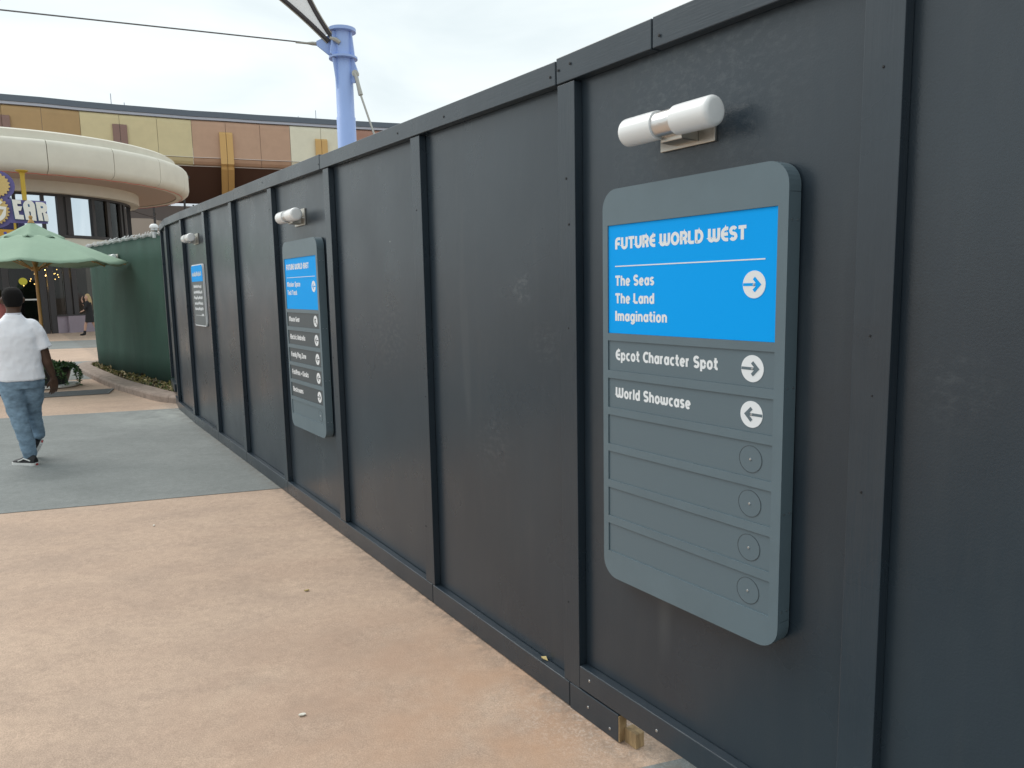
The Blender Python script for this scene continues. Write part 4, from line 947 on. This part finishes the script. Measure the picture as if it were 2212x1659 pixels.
# shirt
sb = MB()
loft(sb, [(.045, 0, .822, .192, .140), (.044, 0, .90, .186, .138), (.04, 0, 1.0, .182, .134), (.036, 0, 1.12, .186, .136), (.032, 0, 1.24, .190, .128), (.03, 0, 1.31, .182, .112), (.03, 0, 1.37, .135, .088), (.03, .004, 1.42, .085, .074), (.03, .008, 1.448, .066, .066)], 28)
chain(sb, [(.155, 0, 1.325, .080), (.20, -.005, 1.25, .079), (.214, -.007, 1.205, .076)]); sb.tube([(.205, -.005, 1.235), (.246, -.01, 1.108)], [.077, .079], 18)
chain(sb, [(-.095, 0, 1.325, .080), (-.143, .01, 1.25, .079), (-.158, .015, 1.205, .076)]); sb.tube([(-.148, .012, 1.235), (-.19, .03, 1.108)], [.077, .079], 18)
shirt_m = mat('white_cotton', (.90, .91, .96), .85, spec=.2, bump=.3, bscale=9, stretch=(1.6, 1.6, .7))
soft('t_shirt', sb, shirt_m, man, .0105, 4, (.13, .026))
cb = MB(); cb.lathe([(.060, -.004), (.066, .002), (.063, .010), (.056, .006)], 24, (.031, .010, 1.449)); cb.build('collar', mat('collar_white', (.74, .74, .82), .85), man, True)
# jeans
jb = MB()
loft(jb, [(.035, 0, .745, .165, .118), (.035, 0, .80, .17, .125), (.037, 0, .86, .168, .122), (.037, 0, .90, .165, .118)])
chain(jb, [(-.048, 0, .80, .108), (-.035, -.015, .69, .101), (-.022, -.028, .56, .086), (-.008, -.03, .455, .075), (.015, -.018, .33, .071), (.035, -.004, .20, .066), (.044, 0, .105, .063)])
chain(jb, [(.122, .02, .80, .108), (.118, .055, .69, .100), (.108, .095, .58, .085), (.104, .125, .50, .075), (.115, .16, .39, .068), (.130, .185, .30, .061), (.134, .19, .265, .06)])
jm = mat('blue_denim', (.22, .315, .41), .85, spec=.2, var=.42, vscale=7, bump=.4, bscale=22, stretch=(1, 1, 1.8), detail=6)
soft('jeans', jb, jm, man, .0105, 4, (.075, .022))
# back pocket stitching as thin seam
MB().tube([(.062, -.112, .865), (.064, -.122, .80), (.066, -.10, .74)], .0025, 5).build('back_seam', mat('seam_thread', (.03, .05, .09), .8), man)
black = mat('black_canvas', (.012, .012, .014), .6); white_r = mat('white_rubber', (.70, .70, .68), .6)
def shoe(heel, toe, upv, parent):
    heel = Vector(heel); toe = Vector(toe); X = (toe-heel); Ls = X.length; X.normalize(); Zv = (Vector(upv)-X*Vector(upv).dot(X)).normalized(); Yv = Zv.cross(X)
    T_ = lambda a, b, c: heel+X*a*Ls+Yv*b+Zv*c
    sec = [(-.02, .026, .020, .075), (.06, .036, .02, .098), (.2, .038, .02, .105), (.36, .038, .02, .100), (.52, .042, .02, .082), (.68, .047, .02, .064), (.84, .046, .02, .053), (.95, .034, .02, .045), (1.0, .018, .02, .036)]
    v = []; f = []; n = 12
    for t, w, z0, z1 in sec:
        for k in range(n):
            a = math.pi*k/(n-1); v.append(T_(t, w*math.cos(a)*(1 if abs(math.cos(a)) < .95 else 1), z0+(z1-z0)*math.sin(a)**.7))
    for i in range(len(sec)-1):
        for k in range(n-1): f.append((i*n+k, i*n+k+1, (i+1)*n+k+1, (i+1)*n+k))
    f.append(tuple(range(n))); f.append(tuple((len(sec)-1)*n+k for k in range(n-1, -1, -1)))
    s0 = MB().add(v, f).build('shoe', black, parent, True, fix=True)
    out_ = [(-.05, .0), (-.035, .028), (.05, .040), (.3, .042), (.5, .046), (.7, .052), (.87, .050), (.97, .036), (1.03, .012)]
    loop = out_+[(a, -b) for a, b in out_[::-1]]
    m = len(loop); v = [T_(a, b, 0) for a, b in loop]+[T_(a, b, .028) for a, b in loop]
    MB().add(v, [tuple(range(m)), tuple(range(2*m-1, m-1, -1))]+[(i, i+m, (i+1) % m+m, (i+1) % m) for i in range(m)]).build('sole', white_r, s0, fix=True)
    for sd in (-1, 1):
        w_ = [(.10, .041, .05), (.25, .043, .062), (.38, .044, .07), (.5, .046, .055), (.62, .050, .045)]
        MB().tube([T_(a, sd*(b-.003), c) for a, b, c in w_], .006, 6).build('side_stripe', white_r, s0, True)
    MB().add([T_(-.052, y_, z_) for y_, z_ in ((-.014, .004), (.014, .004), (.014, .02), (-.014, .02))], [(0, 1, 2, 3)]).build('heel_tab', mat('red_tab', (.5, .05, .05), .5), s0)
shoe((.085, -.07, .0), (-.085, .125, .0), (0, 0, 1), man)
shoe((.165, .165, .175), (.10, .31, .045), (-.75, -.2, .6), man)

def simple_person(name, loc, rz, label, skin, hair, parts, head, hairpts, group=None, vox=.012):
    g = empty('person', loc, rz); tag(g, label, 'person', group)
    mb = MB(); x, y, z = head
    loft(mb, [(x, y, z-.11, .045, .05), (x, y, z-.06, .066, .08), (x, y, z, .075, .095), (x, y, z+.06, .068, .085), (x, y, z+.10, .035, .045)], 16)
    chain(mb, [(x-.02, y, z-.1, .05), (x+.0, y, z-.2, .05), (x, y, z-.35, .10)])
    for c in parts['body']: chain(mb, c, 10)
    for h in parts.get('hands', []): fingers(mb, *h)
    for q in parts.get('nose', []): chain(mb, q, 8)
    soft('body', mb, skin, g, vox*.6, 2)
    hb = MB()
    for c in hairpts: chain(hb, c, 10)
    soft('hair', hb, hair, g, vox, 2)
    for nm, cl, m in parts['clothes']:
        cm = MB()
        for c in cl:
            if len(c[0]) == 5: loft(cm, c, 20)
            else: chain(cm, c, 12)
        soft(nm, cm, m, g, vox, 3, (.08, .012))
    return g
fair = mat('fair_skin', (.50, .30, .22), .5); blond = mat('blonde_hair', (.42, .30, .15), .7, var=.3, vscale=40, stretch=(1, 1, .1)); brown = mat('brown_hair', (.06, .035, .02), .7)
blk = mat('black_cloth', (.012, .012, .014), .8)
th = R(29.7)
simple_person('woman', (-16.649, 29.144, .2164), th, 'person with long blonde hair in a black dress walking left by the shop', fair, blond,
   dict(body=[[(.23, 0, .86, .07), (.10, -.02, .50, .052), (.06, -.02, .36, .05), (.02, -.02, .10, .035)], [(.25, 0, .86, .07), (.34, .03, .48, .05), (.46, .04, .14, .035)],
              [(.20, -.10, 1.28, .04), (.13, -.13, 1.10, .034), (.05, -.12, .97, .026)], [(.22, .1, 1.28, .04), (.08, .06, 1.18, .034), (.02, .04, 1.38, .026)]],
        hands=[((.045, -.12, .965), (-1, 0, -.3), (0, 1, .2), (0, 0, -1), .9), ((.02, .04, 1.39), (.2, 0, 1), (0, 1, 0), (1, 0, 0), .9)],
        nose=[[(.13, 0, 1.47, .016), (.12, 0, 1.455, .018)]],
        clothes=[('dress', [[(.22, 0, .50, .16, .15), (.235, 0, .70, .15, .14), (.24, 0, .92, .125, .12), (.235, 0, 1.12, .11, .11), (.225, 0, 1.26, .12, .13), (.22, 0, 1.34, .06, .07)], [(.20, -.10, 1.28, .058), (.13, -.13, 1.10, .048), (.085, -.125, 1.02, .042)], [(.22, .1, 1.28, .058), (.10, .06, 1.18, .046), (.06, .05, 1.26, .04)]], blk),
                 ('boots', [[(.03, -.02, .16, .05), (.02, -.02, .06, .048), (-.05, -.02, .04, .042), (-.12, -.02, .032, .034)], [(.46, .04, .20, .05), (.47, .04, .12, .045), (.43, .04, .04, .035)]], blk)]),
   (.20, 0, 1.47), [[(.225, 0, 1.53, .088), (.245, 0, 1.46, .085)], [(.28, 0, 1.46, .06), (.30, 0, 1.30, .065), (.30, 0, 1.16, .05)], [(.24, -.07, 1.44, .03), (.27, -.07, 1.28, .04)], [(.26, .07, 1.44, .03), (.28, .07, 1.28, .04)]])
pinkm = mat('pink_cloth', (.58, .20, .20), .8); khaki = mat('khaki_cloth', (.20, .17, .12), .8)
def standing(loc, rz, label, top, vox=.014):
    simple_person('stander', loc, rz, label, fair, brown,
      dict(body=[[(.08, 0, .85, .08), (.09, 0, .45, .055), (.10, 0, .09, .04)], [(-.08, 0, .85, .08), (-.09, 0, .45, .055), (-.10, 0, .09, .04)], [(.17, 0, 1.33, .05), (.23, -.02, 1.08, .04), (.24, -.10, .88, .028)], [(-.17, 0, 1.33, .05), (-.23, -.02, 1.08, .04), (-.24, -.10, .88, .028)]],
        hands=[((.24, -.105, .875), (0, -.3, -1), (0, 1, 0), (-1, 0, 0)), ((-.24, -.105, .875), (0, -.3, -1), (0, 1, 0), (1, 0, 0))], nose=[[(0, -.10, 1.57, .016), (0, -.105, 1.555, .018)]],
        clothes=[('top', [[(0, 0, .86, .18, .13), (0, 0, 1.0, .17, .125), (0, 0, 1.2, .18, .13), (0, 0, 1.34, .17, .1), (0, 0, 1.43, .07, .07)], [(.15, 0, 1.34, .075), (.215, -.01, 1.12, .065)], [(-.15, 0, 1.34, .075), (-.215, -.01, 1.12, .065)]], top),
                 ('trousers', [[(0, 0, .80, .17, .12), (0, 0, .90, .165, .115)], [(.08, 0, .8, .1), (.09, 0, .45, .075), (.10, 0, .10, .07)], [(-.08, 0, .8, .1), (-.09, 0, .45, .075), (-.10, 0, .10, .07)]], khaki),
                 ('shoes', [[(.10, .02, .045, .045), (.11, -.16, .035, .04)], [(-.10, .02, .045, .045), (-.11, -.16, .035, .04)]], blk)]),
      (0, 0, 1.58), [[(0, .02, 1.64, .085), (0, .03, 1.58, .085)]], vox=vox)
px_ = Vector((-.5575, .830))*15.6
standing((px_.x-.12, px_.y-.05, zg(px_.x, px_.y)), R(210), 'person in a pink top at the left edge, mostly hidden by the white t-shirt', pinkm)
ip = SC+Vector((math.cos(R(-27)), math.sin(R(-27))))*4.15
standing((ip.x, ip.y, gz+.25), R(30), 'person in a pink top standing behind the shop window above the plum plinth', pinkm)
# ------------------------------------------------------------------ fallen leaves and litter on the paving
def litter(x, y, s, col, label, n=7):
    P = []
    for k in range(n):
        a = 2*math.pi*k/n; r = s*random.uniform(.6, 1)*(1 if k % 3 else 1.3); P.append((r*math.cos(a), .6*r*math.sin(a), .004+random.uniform(0, s*.25)))
    v = P+[(0, 0, .006)]+[(a, b, .001) for a, b, c in P]; f = [(k, (k+1) % n, n) for k in range(n)]+[(n+1+k, n+1+(k+1) % n, (k+1) % n, k) for k in range(n)]
    o = mesh('fallen_leaf', v, f, col); o.location = (x, y, zg(x, y)+.003); o.rotation_euler = (0, 0, random.uniform(0, 6)); tag(o, label, 'leaf', 'litter on the paving')
pale = mat('pale_litter', (.72, .70, .62), .8); tan = mat('dry_leaf', (.50, .40, .18), .8)
litter(-.879, 2.83, .016, pale, 'pale whitish scrap on the terracotta paving nearest the bottom edge')
litter(-1.187, 4.045, .015, tan, 'tan dry leaf alone in the middle of the terracotta paving')
litter(-2.6, 5.2, .013, pale, 'tiny pale scrap far left on the terracotta paving'); litter(-.75, 2.45, .011, tan, 'tiny yellow leaf at the bottom edge of the picture')
q = O0+DV*.20+NV*.022
o = mesh('leaf_on_ledge', [(-.02, -.008, 0), (.0, -.012, .012), (.022, 0, .004), (.0, .012, .01), (0, 0, .001)], [(0, 1, 4), (1, 2, 4), (2, 3, 4), (3, 0, 4)], tan)
o.location = (q.x, q.y, .02+.0187*.2+.112); o.rotation_euler = (0, 0, 2.1); tag(o, 'yellow leaf lying on the baseboard ledge of the dark fence', 'leaf', 'litter on the paving')
